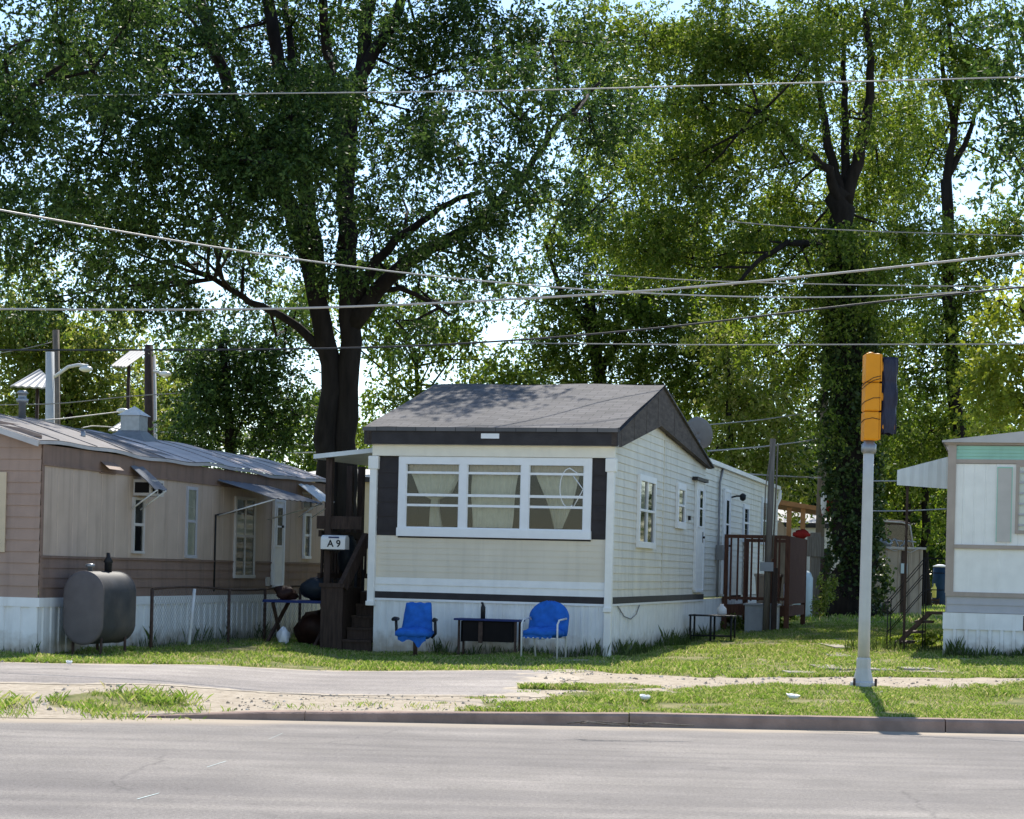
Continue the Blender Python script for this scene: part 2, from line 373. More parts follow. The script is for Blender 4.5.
def ground_mat():
    m = bpy.data.materials.new('ground_soil'); m.use_nodes = True; t = m.node_tree; N = t.nodes; L = t.links; b = N['Principled BSDF']
    b.inputs['Roughness'].default_value = .95; b.inputs['Specular IOR Level'].default_value = .1
    tc = N.new('ShaderNodeTexCoord'); at_ = N.new('ShaderNodeAttribute'); at_.attribute_name = 'bare'
    def noise(sc, d=6):
        n = N.new('ShaderNodeTexNoise'); n.inputs['Scale'].default_value = sc; n.inputs['Detail'].default_value = d; L.new(tc.outputs['Object'], n.inputs[0]); return n
    def ramp(src, c0, c1, p0=.3, p1=.7):
        r = N.new('ShaderNodeValToRGB'); e = r.color_ramp.elements; e[0].position = p0; e[1].position = p1; e[0].color = c0+(1,); e[1].color = c1+(1,); L.new(src, r.inputs[0]); return r.outputs[0]
    g = ramp(noise(3).outputs[0], (.10, .125, .034), (.30, .26, .13)); d = ramp(noise(9, 9).outputs[0], (.31, .255, .19), (.50, .43, .335), .25, .75)
    a = N.new('ShaderNodeMath'); a.operation = 'ADD'; n = noise(14, 6); s = N.new('ShaderNodeMath'); s.operation = 'MULTIPLY_ADD'
    s.inputs[1].default_value = .8; s.inputs[2].default_value = -.4; L.new(n.outputs[0], s.inputs[0]); L.new(s.outputs[0], a.inputs[0]); L.new(at_.outputs['Fac'], a.inputs[1])
    mr = N.new('ShaderNodeMapRange'); mr.inputs[1].default_value = .35; mr.inputs[2].default_value = .65; L.new(a.outputs[0], mr.inputs[0])
    mx = N.new('ShaderNodeMix'); mx.data_type = 'RGBA'; L.new(mr.outputs[0], mx.inputs[0]); L.new(g, mx.inputs[6]); L.new(d, mx.inputs[7]); L.new(mx.outputs[2], b.inputs['Base Color'])
    bp = N.new('ShaderNodeBump'); bp.inputs['Strength'].default_value = .7; bp.inputs['Distance'].default_value = .03; L.new(noise(22, 8).outputs[0], bp.inputs['Height']); L.new(bp.outputs[0], b.inputs['Normal'])
    return m
def asphalt_mat(name, col, sandy=True, stain=True):
    m = bpy.data.materials.new(name); m.use_nodes = True; t = m.node_tree; N = t.nodes; L = t.links; b = N['Principled BSDF']
    b.inputs['Roughness'].default_value = .85; b.inputs['Specular IOR Level'].default_value = .25
    tc = N.new('ShaderNodeTexCoord')
    def noise(sc, d=6, st=None, ro=.5):
        n = N.new('ShaderNodeTexNoise'); n.inputs['Scale'].default_value = sc; n.inputs['Detail'].default_value = d; n.inputs['Roughness'].default_value = ro
        if st:
            mp = N.new('ShaderNodeMapping'); mp.inputs['Scale'].default_value = st; mp.inputs['Rotation'].default_value = (0, 0, -math.atan(SL))
            L.new(tc.outputs['Object'], mp.inputs[0]); L.new(mp.outputs[0], n.inputs[0])
        else: L.new(tc.outputs['Object'], n.inputs[0])
        return n.outputs[0]
    def ramp(src, c0, c1, p0=.3, p1=.7):
        r = N.new('ShaderNodeValToRGB'); e = r.color_ramp.elements; e[0].position = p0; e[1].position = p1; e[0].color = c0+(1,); e[1].color = c1+(1,); L.new(src, r.inputs[0]); return r.outputs[0]
    def mult(a, c, f=1):
        mx = N.new('ShaderNodeMix'); mx.data_type = 'RGBA'; mx.blend_type = 'MULTIPLY'; mx.inputs[0].default_value = f; L.new(a, mx.inputs[6]); L.new(c, mx.inputs[7]); return mx.outputs[2]
    base = ramp(noise(120, 3), tuple(c*.72 for c in col), tuple(c*1.25 for c in col), .35, .65)
    c = mult(base, ramp(noise(.6, 6, (.12, 1.6, 1)), (.86, .86, .87), (1.1, 1.1, 1.09)))          # wheel tracks and wear along the road
    c = mult(c, ramp(noise(1.8, 8), (.86, .86, .86), (1.08, 1.08, 1.08)))
    c = mult(c, ramp(noise(38, 4, None, .7), (.74, .74, .74), (1.2, 1.2, 1.2), .36, .64)); c = mult(c, ramp(noise(.9, 3, (.05, 3.2, 1)), (.9, .9, .91), (1.06, 1.06, 1.05), .42, .58)); c = mult(c, ramp(noise(7, 2), (.86, .86, .86), (1, 1, 1), .28, .42)); c = mult(c, ramp(noise(.35, 4), (.84, .84, .85), (1.1, 1.1, 1.09), .40, .60))
    # fine cracks
    vo = N.new('ShaderNodeTexVoronoi'); vo.feature = 'DISTANCE_TO_EDGE'; vo.inputs['Scale'].default_value = .55
    dn = N.new('ShaderNodeTexNoise'); dn.inputs['Scale'].default_value = 3; dn.inputs['Detail'].default_value = 5; L.new(tc.outputs['Object'], dn.inputs[0])
    mxv = N.new('ShaderNodeMix'); mxv.data_type = 'RGBA'; mxv.inputs[0].default_value = .22; L.new(tc.outputs['Object'], mxv.inputs[6]); L.new(dn.outputs['Color'], mxv.inputs[7]); L.new(mxv.outputs[2], vo.inputs['Vector'])
    cr = ramp(vo.outputs['Distance'], (.72, .72, .73), (1, 1, 1), .0, .009)
    crm = N.new('ShaderNodeMix'); crm.data_type = 'RGBA'; crm.inputs[7].default_value = (1, 1, 1, 1); L.new(ramp(noise(.5, 2), (0, 0, 0), (1, 1, 1), .42, .5), crm.inputs[0]); L.new(cr, crm.inputs[6])
    c = mult(c, crm.outputs[2])
    if sandy:   # blown sand lying against the kerb
        sx = N.new('ShaderNodeSeparateXYZ'); L.new(tc.outputs['Object'], sx.inputs[0])
        v = N.new('ShaderNodeMath'); v.operation = 'MULTIPLY_ADD'; v.inputs[1].default_value = -SL; L.new(sx.outputs[0], v.inputs[0]); L.new(sx.outputs[1], v.inputs[2])
        nn = N.new('ShaderNodeMath'); nn.operation = 'MULTIPLY_ADD'; nn.inputs[1].default_value = .7; L.new(noise(2.5, 8, (.5, 1, 1)), nn.inputs[0]); L.new(v.outputs[0], nn.inputs[2])
        xl = N.new('ShaderNodeMapRange'); xl.inputs[1].default_value = -1.5; xl.inputs[2].default_value = -4; xl.inputs[3].default_value = 0; xl.inputs[4].default_value = .45; L.new(sx.outputs[0], xl.inputs[0])
        ad = N.new('ShaderNodeMath'); ad.operation = 'ADD'; L.new(nn.outputs[0], ad.inputs[0]); L.new(xl.outputs[0], ad.inputs[1])
        mr = N.new('ShaderNodeMapRange'); mr.inputs[1].default_value = VK-.22; mr.inputs[2].default_value = VK+.22; L.new(ad.outputs[0], mr.inputs[0])
        mx = N.new('ShaderNodeMix'); mx.data_type = 'RGBA'; L.new(mr.outputs[0], mx.inputs[0]); L.new(c, mx.inputs[6])
        mx.inputs[7].default_value = (.36, .295, .22, 1); c = mx.outputs[2]
    else:       # soil creeping over the broken edges
        aw_ = N.new('ShaderNodeAttribute'); aw_.attribute_name = 'bare'
        am = N.new('ShaderNodeMath'); am.operation = 'MULTIPLY_ADD'; am.inputs[1].default_value = 1.6; L.new(noise(5, 8), am.inputs[0]); L.new(aw_.outputs['Fac'], am.inputs[2])
        mr = N.new('ShaderNodeMapRange'); mr.inputs[1].default_value = 1.18; mr.inputs[2].default_value = 1.42; L.new(am.outputs[0], mr.inputs[0])
        mx = N.new('ShaderNodeMix'); mx.data_type = 'RGBA'; L.new(mr.outputs[0], mx.inputs[0]); L.new(c, mx.inputs[6]); L.new(ramp(noise(9, 9), (.31, .255, .19), (.50, .43, .335), .25, .75), mx.inputs[7]); c = mx.outputs[2]
    L.new(c, b.inputs['Base Color'])
    bp = N.new('ShaderNodeBump'); bp.inputs['Strength'].default_value = .35; bp.inputs['Distance'].default_value = .006; L.new(noise(150, 3), bp.inputs['Height']); L.new(bp.outputs[0], b.inputs['Normal'])
    return m
xs = np.unique(np.concatenate([np.linspace(-600, -60, 10), np.linspace(-60, -9, 26), np.arange(-9, 9.01, .13), np.linspace(9, 60, 26), np.linspace(60, 600, 10)]).round(3))
vsg = np.unique(np.concatenate([[VK-.35, VK-.2, VK-.08, VK+.05, VK+.062], np.arange(VK+.13, 28, .12), np.arange(28, 60, .5), np.linspace(60, 130, 15), np.linspace(130, 900, 12)]).round(3))
ground = grid('ground', xs, vsg, terr, ground_mat(), attr=bare)
road = grid('road', [-300, -60, -8, 0, 8, 60, 300], [4.5, 10, 15, VK+.03], lambda X, Y: 0*X, asphalt_mat('asphalt_road', (.218, .196, .178)))
near = grid('pavement', [-300, 300], [-60, 4.3], lambda X, Y: 0*X+.12, MAT['concrete'])
k = MB(); k.box(-300, 300, 0, .2, -.05, .13); o = k.build('near_kerb', 'kerb_stone'); o.name = 'kerb'; o.location = (0, 4.3, 0); o.rotation_euler = (0, 0, math.atan(SL)); o['kind'] = 'structure'
# kerb beyond the road, in lengths with joints, sunk away at its left end
k = MB(); x = -4.0; rnd = random.Random(3)
while x < 60:
    Ls = .35 if x < -2 else 3.04
    x1 = x+Ls; j = .006 if x >= -2 else 0; dz = rnd.uniform(-.006, .006) if x >= -2 else 0
    def hz(q): return .002+(.076+.045*float(ss(-2.5, 1.5, q)))*float(ss(-4.0, -1.9, q))+dz
    def kp(q, dv, z): return (q, VK+dv+SL*q, z)
    a, b = x+j, x1-j; sec = lambda q: [kp(q, -.02, -.05), kp(q, -.008, hz(q)*.8), kp(q, .012, hz(q)), kp(q, .14, hz(q)+.004), kp(q, .15, -.05)]
    A, B = sec(a), sec(b)
    k.add(A+B, [(i, 5+i, 5+i+1, i+1) for i in range(4)]+[(0, 1, 2, 3, 4), (9, 8, 7, 6, 5)]); x = x1
k.build('kerb', 'kerb_stone')['kind'] = 'structure'
# strip of old asphalt in front of the homes
def dmask(X, Y):
    e0, e1 = driv_edges(X); end = .55+.5*(vnoise(X, Y, 2.5, 9)-.5)+.25*(Y-22)*.4
    return (Y > e0) & (Y < e1) & (X < end)
def dworn(X, Y):
    e0, e1 = driv_edges(X); end = .55+.5*(vnoise(X, Y, 2.5, 9)-.5)+.1*(Y-22)
    return 1-np.minimum(np.minimum(ss(0, .35, Y-e0), ss(0, .3, e1-Y)), ss(0, .9, end-X))
dx = np.concatenate([np.linspace(-60, -9, 20), np.arange(-8.9, 1.6, .06)])
drive = grid('driveway', dx, np.arange(19.9, 34, .06), lambda X, Y: terr(X, Y)+.0045, asphalt_mat('asphalt_old', (.31, .275, .25), sandy=False), mask=dmask, attr=dworn)
# concrete slabs of the sunken path
pm = MB(); rnd = random.Random(5)
for (px, py, wpx, dd) in ((838, 667, 44, .55), (800, 672, 30, .25), (878, 668.5, 26, .3), (838, 655, 22, .8), (836, 645, 18, .9), (848, 637, 18, .9), (900, 641, 30, .7), (916, 668, 30, .25)):
    z0 = .3
    for _ in range(4):
        c = gp(px, py, z0); z0 = float(terr(c.x, c.y))+.018
    hw = wpx/2*c.y/FPX; sh = rnd.uniform(-.05, .05)
    P = [(c.x-hw, c.y-dd+sh), (c.x+hw, c.y-dd-sh), (c.x+hw*.95, c.y+dd), (c.x-hw*1.04, c.y+dd)]
    pm.prism([(x_, y_, z0-.08) for x_, y_ in P], (0, 0, .085))
mk('slab', (.33, .30, .25), .9, .2, 5, bump=.5, dirt=(.2, .16, .1), dirt_amt=.8); pm.build('path', 'slab')['kind'] = 'structure'
# faded paint dashes and the bright patch of gravel on the road
mk('old_paint', (.55, .68, .66), .8, .3, 30)
pm = MB()
for (px, py, a, b) in ((147, 796, -10, 12), (217, 764, -10, 9), (276, 736, -7, 7), (317, 727, -4, 4)):
    p = gp(px+a, py+3, .004); q = gp(px+b, py-3, .004); d = Vector((0, .02, 0))
    pm.add([p-d, q-d, q+d, p+d], [(0, 1, 2, 3)])
pm.build('road_markings', 'old_paint')['kind'] = 'structure'

# ------------------------------------------------------------------ window helper
def window(par, side, a0, a1, z0, z1, off=0, fw=.05, cols=1, split=True, proud=.035, curtain=None, frame='white_frame', name='window', label=None, cr=.3):
    f = MB()
    f.wb(side, a0-fw, a1+fw, 0, proud, z1, z1+fw, off); f.wb(side, a0-fw, a1+fw, 0, proud+.012, z0-fw, z0, off)
    f.wb(side, a0-fw, a0, 0, proud, z0, z1, off); f.wb(side, a1, a1+fw, 0, proud, z0, z1, off)
    for c in range(1, cols):
        m = a0+(a1-a0)*c/cols; f.wb(side, m-.02, m+.02, .004, proud-.004, z0, z1, off)
    if split:
        zm = z0+(z1-z0)*.52; f.wb(side, a0, a1, .006, proud-.008, zm-.02, zm+.02, off)
    f = f.build(name, frame, par)
    if label: f['label'] = label
    MB().wb(side, a0, a1, .002, .006, z0, z1, off).build('dark_interior', 'interior', f)
    if curtain:
        c = MB()
        for (b0, b1, t0, t1) in curtain:   # fractions of width / height
            q0, q1 = a0+(a1-a0)*b0, a0+(a1-a0)*b1; n = max(4, int((q1-q0)/.03)); 
            h0, h1 = z0+(z1-z0)*t0, z0+(z1-z0)*t1
            vs = []
            for z in (h0, h1):
                for i in range(n+1): vs.append(c.wp(side, q0+(q1-q0)*i/n, .010+.004*math.sin(i*2.4), z, off))
            c.add(vs, [(i, i+1, n+2+i, n+1+i) for i in range(n)], True)
        c.build('curtain', 'curtain', f)
    g = MB(); p = [g.wp(side, a, .019, z, off) for a, z in ((a0, z0), (a1, z0), (a1, z1), (a0, z1))]
    g.add(p, [(0, 1, 2, 3)]); g.build('pane', 'glass', f)
    return f
def pxwin(fr, side, px0, px1, py0, py1, off=0):
    """pixel box -> extent on the wall"""
    h = fr.side if side in 'RL' else fr.front
    pym = (py0+py1)/2; pxm = (px0+px1)/2
    a0 = h(px0, pym, off)[0]; a1 = h(px1, pym, off)[0]; z1 = h(pxm, py0, off)[1]; z0 = h(pxm, py1, off)[1]
    return a0, a1, z0, z1
#---SPLIT---
# ------------------------------------------------------------------ the middle home
C = gp(605, 657, .2); MH = Frame(C); W = 3.60; GZ = .13
mh = fthing('mobile_home', 'cream sided mobile home with grey shingled front roof and three part front window', 'mobile home', MH, GZ)
LEN1 = MH.side(703, 560)[0]; LEN = MH.side(776, 560)[0]; zb0, zb1 = .98, 1.08
ridge_w, ridge_z = MH.side(665, 384.5, .17)
print('home', C, LEN1, LEN, ridge_w, ridge_z)
# skirt
s = MB(); s.ribs('F', -W, 0, GZ, zb0, .11, .010); s.ribs('R', 0, LEN1, GZ, zb0, .13, .014, 0); s.ribs('R', LEN1, LEN, GZ, zb0, .13, .014, -.02)
s.ribs('L', 0, LEN, GZ, zb0, .13, .014, -W); s.build('skirt', 'white_skirt', mh)
s = MB(); s.wb('F', -W-.01, .01, .018, .035, zb0-.035, zb0-.002); s.wb('R', -.01, LEN1, .018, .035, zb0-.035, zb0-.002); s.build('skirt_rail', 'white_frame', mh)
# walls
zEf = 3.30
def gab(a):
    if a < ridge_w: return 3.30+(3.90-3.30)*a/ridge_w
    return 3.90+(3.50-3.90)*(a-ridge_w)/(LEN1-ridge_w)
s = MB(); s.clap('R', .02, LEN1, zb1, 3.95, .118, 0, .014, zt=gab); s.build('side_wall', 'siding_cream', mh)
s = MB(); s.clap('R', LEN1, LEN, zb0+.05, 3.66, .118, -.02, .014); s.clap('L', LEN1, LEN, zb0, 3.66, .2, -W); s.clap('L', 0, LEN1, zb0, 3.3, .2, -W)
s.box(-W, -.02, LEN-.05, LEN, zb0, 3.66); s.build('rear_wall', 'siding_cream', mh)
s = MB(); s.clap('F', -W+.01, -.01, zb1+.22, 1.93, .088, 0, .006); s.build('front_wall', 'siding_front', mh)
s = MB(); s.clap('F', -W+.02, -.02, zb1, zb1+.22, .11, 0, .016); s.build('lower_boards', 'white_paint', mh)
s = MB(); s.wb('F', -W-.01, .015, 0, .03, zb0, zb1); s.wb('R', -.03, LEN1, .0, .03, zb0, zb1-.002); s.build('base_trim', 'dark_trim', mh)
# front windows unit
a0, _, z0, z1 = pxwin(MH, 'F', 400, 590, 455, 536); a0 = MH.front(399, 495)[0]; a1 = MH.front(592, 495)[0]
z0, z1 = 1.925, 3.13
wu = MB(); fx = .05
inner = []
fwid = .115; mull = .115; pw = ((a1-a0)-2*fwid-2*mull)/3; zi0, zi1 = z0+.125, z1-.115
wu.wb('F', a0, a1, -.02, fx, zi1, z1); wu.wb('F', a0-.01, a1+.01, -.02, fx+.02, z0, zi0)
for i in range(4):
    b = a0 if i == 0 else a0+fwid+i*pw+(i-1)*mull; ww = fwid if i in (0, 3) else mull
    wu.wb('F', b, b+ww, -.02, fx-.002, zi0, zi1)
wf = wu.build('front_window', 'white_frame', mh)
sh = MB(); cu = MB(); ct = MB(); pn = MB()
for i in range(3):
    b = a0+fwid+i*(pw+mull); H = zi1-zi0; zm = zi0+H*.52
    for (q0, q1, z_, hh, n1) in ((0, 1, zm, .020, .035), (0, 1, zi1-H*.13, .018, .022), (0, 1, zi0+H*.36, .018, .016)):
        sh.wb('F', b, b+pw, .0, n1, z_-hh, z_+hh)
    sh.wb('F', b, b+.016, 0, .03, zi0, zi1-.001); sh.wb('F', b+pw-.016, b+pw, 0, .03, zi0, zi1-.001); sh.wb('F', b+.016, b+pw-.016, 0, .03, zi0, zi0+.02)
    # sheer curtains: wide at the rod, gathered lower down
    n = 26; rows = 9
    prof = {0: lambda t: (.5-.46*(1-t)**1.1-.09, .5+.46*(1-t)**1.1+.07) if t < .55 else (.52-.08-.08*(t-.55), .52+.06+.16*(t-.55)),
            1: lambda t: (.03+.02*t, .93-.12*t), 2: lambda t: (.04+.42*t, .97-.36*t)}[i]
    vs = []
    for r_ in range(rows+1):
        t = r_/rows; l, rr = prof(t)
        zb = zi1-.02-t*(H-.05)
        for j in range(n+1):
            u = l+(rr-l)*j/n
            vs.append(cu.wp('F', b+.02+(pw-.04)*(u+.02*math.sin(r_*.7+i*2)), -.11+.034*math.sin(j*1.9+i+.5*math.sin(r_*.8+i))+.014*math.sin(j*4.3), zb))
    cu.add(vs, [(r_*(n+1)+j, r_*(n+1)+j+1, (r_+1)*(n+1)+j+1, (r_+1)*(n+1)+j) for r_ in range(rows) for j in range(n)], True)
    # short valance
    vs = []
    for z_ in (zi1, zi1-.13):
        for j in range(41): vs.append(ct.wp('F', b+.01+(pw-.02)*j/40, -.07+.015*math.sin(j*1.7+i), z_+(.02*math.sin(j*.9) if z_ < zi1 else 0)))
    ct.add(vs, [(j, j+1, 41+j+1, 41+j) for j in range(40)], True)
    p = [pn.wp('F', a, .012, z) for a, z in ((b, zi0), (b+pw, zi0), (b+pw, zi1), (b, zi1))]; pn.add(p, [(0, 1, 2, 3)])
sh.build('sash', 'white_frame', wf); cu.build('curtain', 'curtain', wf); ct.build('valance', 'curtain_tie', wf); pn.build('pane', 'glass', wf)
rc = MB(); rc.box(a0+.02, a1-.02, .9, .94, z0, z1); rc.box(a0+.02, a1-.02, .03, .9, z0-.03, z0); rc.box(a0+.02, a1-.02, .03, .9, z1, z1+.03); rc.box(a0-.01, a0+.02, .03, .9, z0, z1); rc.box(a1-.02, a1+.01, .03, .9, z0, z1)
rc.build('dark_interior', 'interior', wf)
tp = MB(); b = a0+fwid+2*(pw+mull)     # a looped white cord stuck inside the right pane
pts = [(b+pw*(.72+.16*math.cos(t)), zi0+(zi1-zi0)*(.66+.30*math.sin(t))) for t in np.linspace(1.3, 5.2, 12)]
tp.tube([tp.wp('F', a, .016, z) for a, z in pts], .008, 5); tp.tube([tp.wp('F', b+pw*x, .016, zi0+(zi1-zi0)*z) for x, z in ((.72, .97), (.9, .87))], .008, 5)
tp.tube([tp.wp('F', b+pw*x, .016, zi0+(zi1-zi0)*z) for x, z in ((.80, .84), (1-.02, .64), (.82, .38))], .008, 5)
tp.build('cord', 'white_frame', wf)
# dark panels both sides of the windows
for q0, q1 in ((-W+.01, a0-.002), (a1+.002, -.01)):
    s = MB(); s.wb('F', q0, q1, 0, .012, 1.935, 3.13)
    for i in range(5): s.wb('F', q0+.01, q1-.01, .012, .022, 2.0+i*.22, 2.0+i*.22+.18)
    s.build('shutter', 'dark_panel', mh)
s = MB(); s.wb('F', a0, a1, 0, .013, 1.90, 1.923); s.build('sill_shadow_strip', 'dark_panel', mh).name = 'sill_shade_strip'  # dark strip painted in as the shadow under the window sill
# header
s = MB(); s.wb('F', -W-.06, .09, 0, .07, 3.135, 3.30); s.build('header_board', 'cream_paint', mh)
# corner posts / downspouts
for x0_, side_ in ((.035, 1), (-W-.035, -1)):
    s = MB(); s.box(x0_-.055, x0_+.055, -.085, .02, .2 if side_ > 0 else .86, 3.13); s.box(x0_-.08, x0_+.08, -.10, .03, 2.93, 3.128)
    s.box(x0_-.065, x0_+.065, -.12, .02, .86, .93)
    s.build('corner_post', 'white_paint', mh, .008)
# dark fascia along the street end, small number plate
s = MB()
nx = 24; up = [-W-.17+(W+.32)*i/nx for i in range(nx+1)]
def sag(u): return .018*math.sin((u+W)*1.9)+.01*math.sin(u*5.1)
vs = [(u, -.16, 3.305) for u in up]+[(u, -.16, 3.535+sag(u)) for u in up]+[(u, -.13, 3.305) for u in up]+[(u, -.13, 3.535+sag(u)) for u in up]
m = nx+1; s.add(vs, [(i, i+1, m+i+1, m+i) for i in range(nx)]+[(2*m+i+1, 2*m+i, 3*m+i, 3*m+i+1) for i in range(nx)]+[(i+1, i, 2*m+i, 2*m+i+1) for i in range(nx)]+[(m+i, m+i+1, 3*m+i+1, 3*m+i) for i in range(nx)]+[(0, m, 3*m, 2*m), (nx, 2*m+nx, 3*m+nx, m+nx)])
s.build('fascia', 'dark_trim', mh)
s = MB(); s.box(-W-.15, .13, -.13, .0, 3.302, 3.32); s.build('soffit', 'white_paint', mh)
s = MB(); u0 = MH.front(484, 438)[0]; u1 = MH.front(502, 438)[0]; s.box(u0, u1, -.175, -.162, 3.40, 3.475); s.build('number_plate', 'plaster', mh)
# shingled cross gable roof
z_ev = 3.545; xl, xr = -W-.19, .17
rl = -W-.22
ridge_pt_l = (MH.local(at(433, 383, C.y+ridge_w*.97+.9))[0])
s = MB(); nx, ny = 30, 14; vs = []
for j in range(ny+1):
    t = j/ny
    for i in range(nx+1):
        u = xl+(xr-xl)*i/nx; vs.append((u, -.19+(ridge_w+.19)*t, z_ev+(ridge_z-z_ev)*t+sag(u)*(1-t)+.012*math.sin(u*3+t*5)))
s.add(vs, [(j*(nx+1)+i, j*(nx+1)+i+1, (j+1)*(nx+1)+i+1, (j+1)*(nx+1)+i) for j in range(ny) for i in range(nx)], True)
vs = [(u, -.19+(ridge_w+.19)*t, z_ev-.03+(ridge_z-z_ev)*t-.01) for t in (0, 1) for u in (xl, xr)]
s.add(vs, [(0, 2, 3, 1)])
s.add([(xl, ridge_w, ridge_z), (xr, ridge_w, ridge_z), (xr, LEN1+.06, z_ev-.02), (xl, LEN1+.06, z_ev-.02), (xl, ridge_w, ridge_z-.03), (xr, ridge_w, ridge_z-.03), (xr, LEN1+.06, z_ev-.05), (xl, LEN1+.06, z_ev-.05)],
      [(0, 1, 2, 3), (7, 6, 5, 4), (1, 5, 6, 2), (0, 3, 7, 4)])
s.add([(xl, -.19, z_ev-.04), (xr, -.19, z_ev-.04), (xr, -.19, z_ev+.02), (xl, -.19, z_ev+.02)], [(0, 1, 2, 3)])
s.build('roof', 'shingles', mh)
# dark shake gable board on the long side (and its twin on the far side)
def zr(a): return z_ev-.045+(ridge_z-z_ev)*(a+.19)/(ridge_w+.19) if a < ridge_w else ridge_z-.045+(z_ev-.02-ridge_z)*(a-ridge_w)/(LEN1+.06-ridge_w)
for x0_, x1_ in ((.05, .13), (-W-.13, -W-.05)):
    s = MB(); A = np.concatenate([np.linspace(-.16, ridge_w, 12), np.linspace(ridge_w, LEN1+.03, 10)[1:]])
    n = len(A); lo = [gab(max(0, min(a, LEN1)))-.02 if a > -.1 else 3.30 for a in A]; hi = [zr(a) for a in A]
    vs = [(x1_, a, z) for a, z in zip(A, lo)]+[(x1_, a, z) for a, z in zip(A, hi)]+[(x0_, a, z) for a, z in zip(A, lo)]+[(x0_, a, z) for a, z in zip(A, hi)]
    s.add(vs, [(i, i+1, n+i+1, n+i) for i in range(n-1)]+[(2*n+i+1, 2*n+i, 3*n+i, 3*n+i+1) for i in range(n-1)]+[(i+1, i, 2*n+i, 2*n+i+1) for i in range(n-1)]+[(0, n, 3*n, 2*n), (n-1, 3*n-1, 4*n-1, 2*n-1)])
    for i in range(1, n-1, 3): s.box(x1_, x1_+.004, A[i]-.008, A[i]+.008, lo[i]+.01, hi[i]-.03) if x1_ > 0 else None
    s.build('gable_board', 'dark_shake', mh)
# main body roof: low metal roof with white edge
s = MB(); zt = 3.70
A0, A1 = LEN1+.05, LEN+.1
s.add([(.06, A0, zt), (.06, A1, zt), (-W/2, A1, zt+.12), (-W/2, A0, zt+.12), (-W-.06, A1, zt), (-W-.06, A0, zt)], [(0, 1, 2, 3), (3, 2, 4, 5), (1, 4, 2)])
s.build('rear_roof', 'roof_metal_light', mh)
s = MB(); s.box(-.02, .07, A0, A1, zt-.09, zt-.003); s.box(-W-.07, -W+.02, A0, A1, zt-.09, zt-.003); s.box(-W+.02, -.02, A1-.06, A1, zt-.1, zt-.003)
s.build('eave_trim', 'white_paint', mh)
s = MB(); s.tube([(.05, LEN+.03, zt-.1), (.05, LEN+.06, zt-.3), (-.03, LEN+.02, zt-.5), (-.03, LEN+.02, .3)], .045, 8); s.build('downpipe', 'white_paint', mh)
# side openings
q = pxwin(MH, 'R', 637, 651.5, 482, 542); window(mh, 'R', *q, 0.012, fw=.10, cols=2, proud=.05, curtain=[(.0, .42, .52, 1)])
q = pxwin(MH, 'R', 676, 682, 490, 522); window(mh, 'R', *q, 0.012, fw=.12, cols=1, proud=.045, curtain=[(0, 1, .5, .78)])
q = pxwin(MH, 'R', 743.5, 747.5, 509, 538); window(mh, 'R', *q, -.01, fw=.1, proud=.04)
q = pxwin(MH, 'R', 762, 766.5, 503, 540); window(mh, 'R', *q, -.01, fw=.12, proud=.04, curtain=[(0, 1, 0, 1)])
def door(par, side, a0, a1, z0, z1, off, win=None, mat='white_paint', label=None, screen=None):
    d = MB(); d.wb(side, a0, a1, 0, .035, z0, z1, off); d = d.build('door', mat, par)
    if label: d['label'] = label
    f = MB(); f.wb(side, a0-.06, a0, 0, .05, z0, z1+.06, off); f.wb(side, a1, a1+.06, 0, .05, z0, z1+.06, off); f.wb(side, a0, a1, 0, .05, z1, z1+.06, off); f.wb(side, a0, a1, 0, .06, z0-.04, z0, off)
    f.build('door_frame', 'white_frame', d)
    h = MB(); h.tube([h.wp(side, a1-.1, .035, z0+1.0, off), h.wp(side, a1-.1, .08, z0+1.0, off)], .022, 8); h.wb(side, a1-.13, a1-.07, .036, .042, z0+.9, z0+1.1, off); h.build('handle', 'black_iron', d)
    if win:
        w0, w1, v0, v1 = win; b0 = a0+(a1-a0)*w0; b1 = a0+(a1-a0)*w1; c0 = z0+(z1-z0)*v0; c1 = z0+(z1-z0)*v1
        p = MB(); p.wb(side, b0, b1, .036, .040, c0, c1, off); p.build('dark_interior', 'interior', d)
        g = MB(); g.add([g.wp(side, a, .046, z, off) for a, z in ((b0, c0), (b1, c0), (b1, c1), (b0, c1))], [(0, 1, 2, 3)]); g.build('pane', 'glass', d)
        t = MB(); t.wb(side, b0-.03, b0, .035, .052, c0-.03, c1+.03, off); t.wb(side, b1, b1+.03, .035, .052, c0-.03, c1+.03, off); t.wb(side, b0, b1, .035, .052, c1, c1+.03, off); t.wb(side, b0, b1, .035, .052, c0-.03, c0, off); t.wb(side, b0, b1, .041, .05, (c0+c1)/2-.015, (c0+c1)/2+.015, off)
        t.build('window_trim', 'white_frame', d)
    return d
q = pxwin(MH, 'R', 693.5, 701, 483, 590); door(mh, 'R', *q, .012, win=(.32, .72, .6, .93), label='closed white side door with narrow window')
q = pxwin(MH, 'R', 722.5, 728, 492, 594); door(mh, 'R', *q, -.01, win=(.25, .75, .45, .92), label='white side door above the deck')
s = MB(); a, z = MH.side(697.5, 481); s.wb('R', a-.7, a+.6, .01, .12, z-.01, z+.05); s.build('drip_cap', 'dark_trim', mh)
s = MB(); a, z = MH.side(688, 518); s.wb('R', a-.05, a+.05, .01, .05, z-.04, z+.04); s.build('vent_cap', 'black_iron', mh)
s = MB(); a, z = MH.side(716.5, 560)
s.tube([(.03, a, 1.0), (.03, a, 3.3), (.02, a+.5, 3.62)], .025, 6); s.tube([(.05, a-.25, 1.1), (.06, a-.3, 2.2), (.04, a-.1, 3.0)], .012, 5); s.box(.0, .14, a-.12, a+.1, 1.75, 2.05)
s.build('conduit', 'cable_grey', mh)
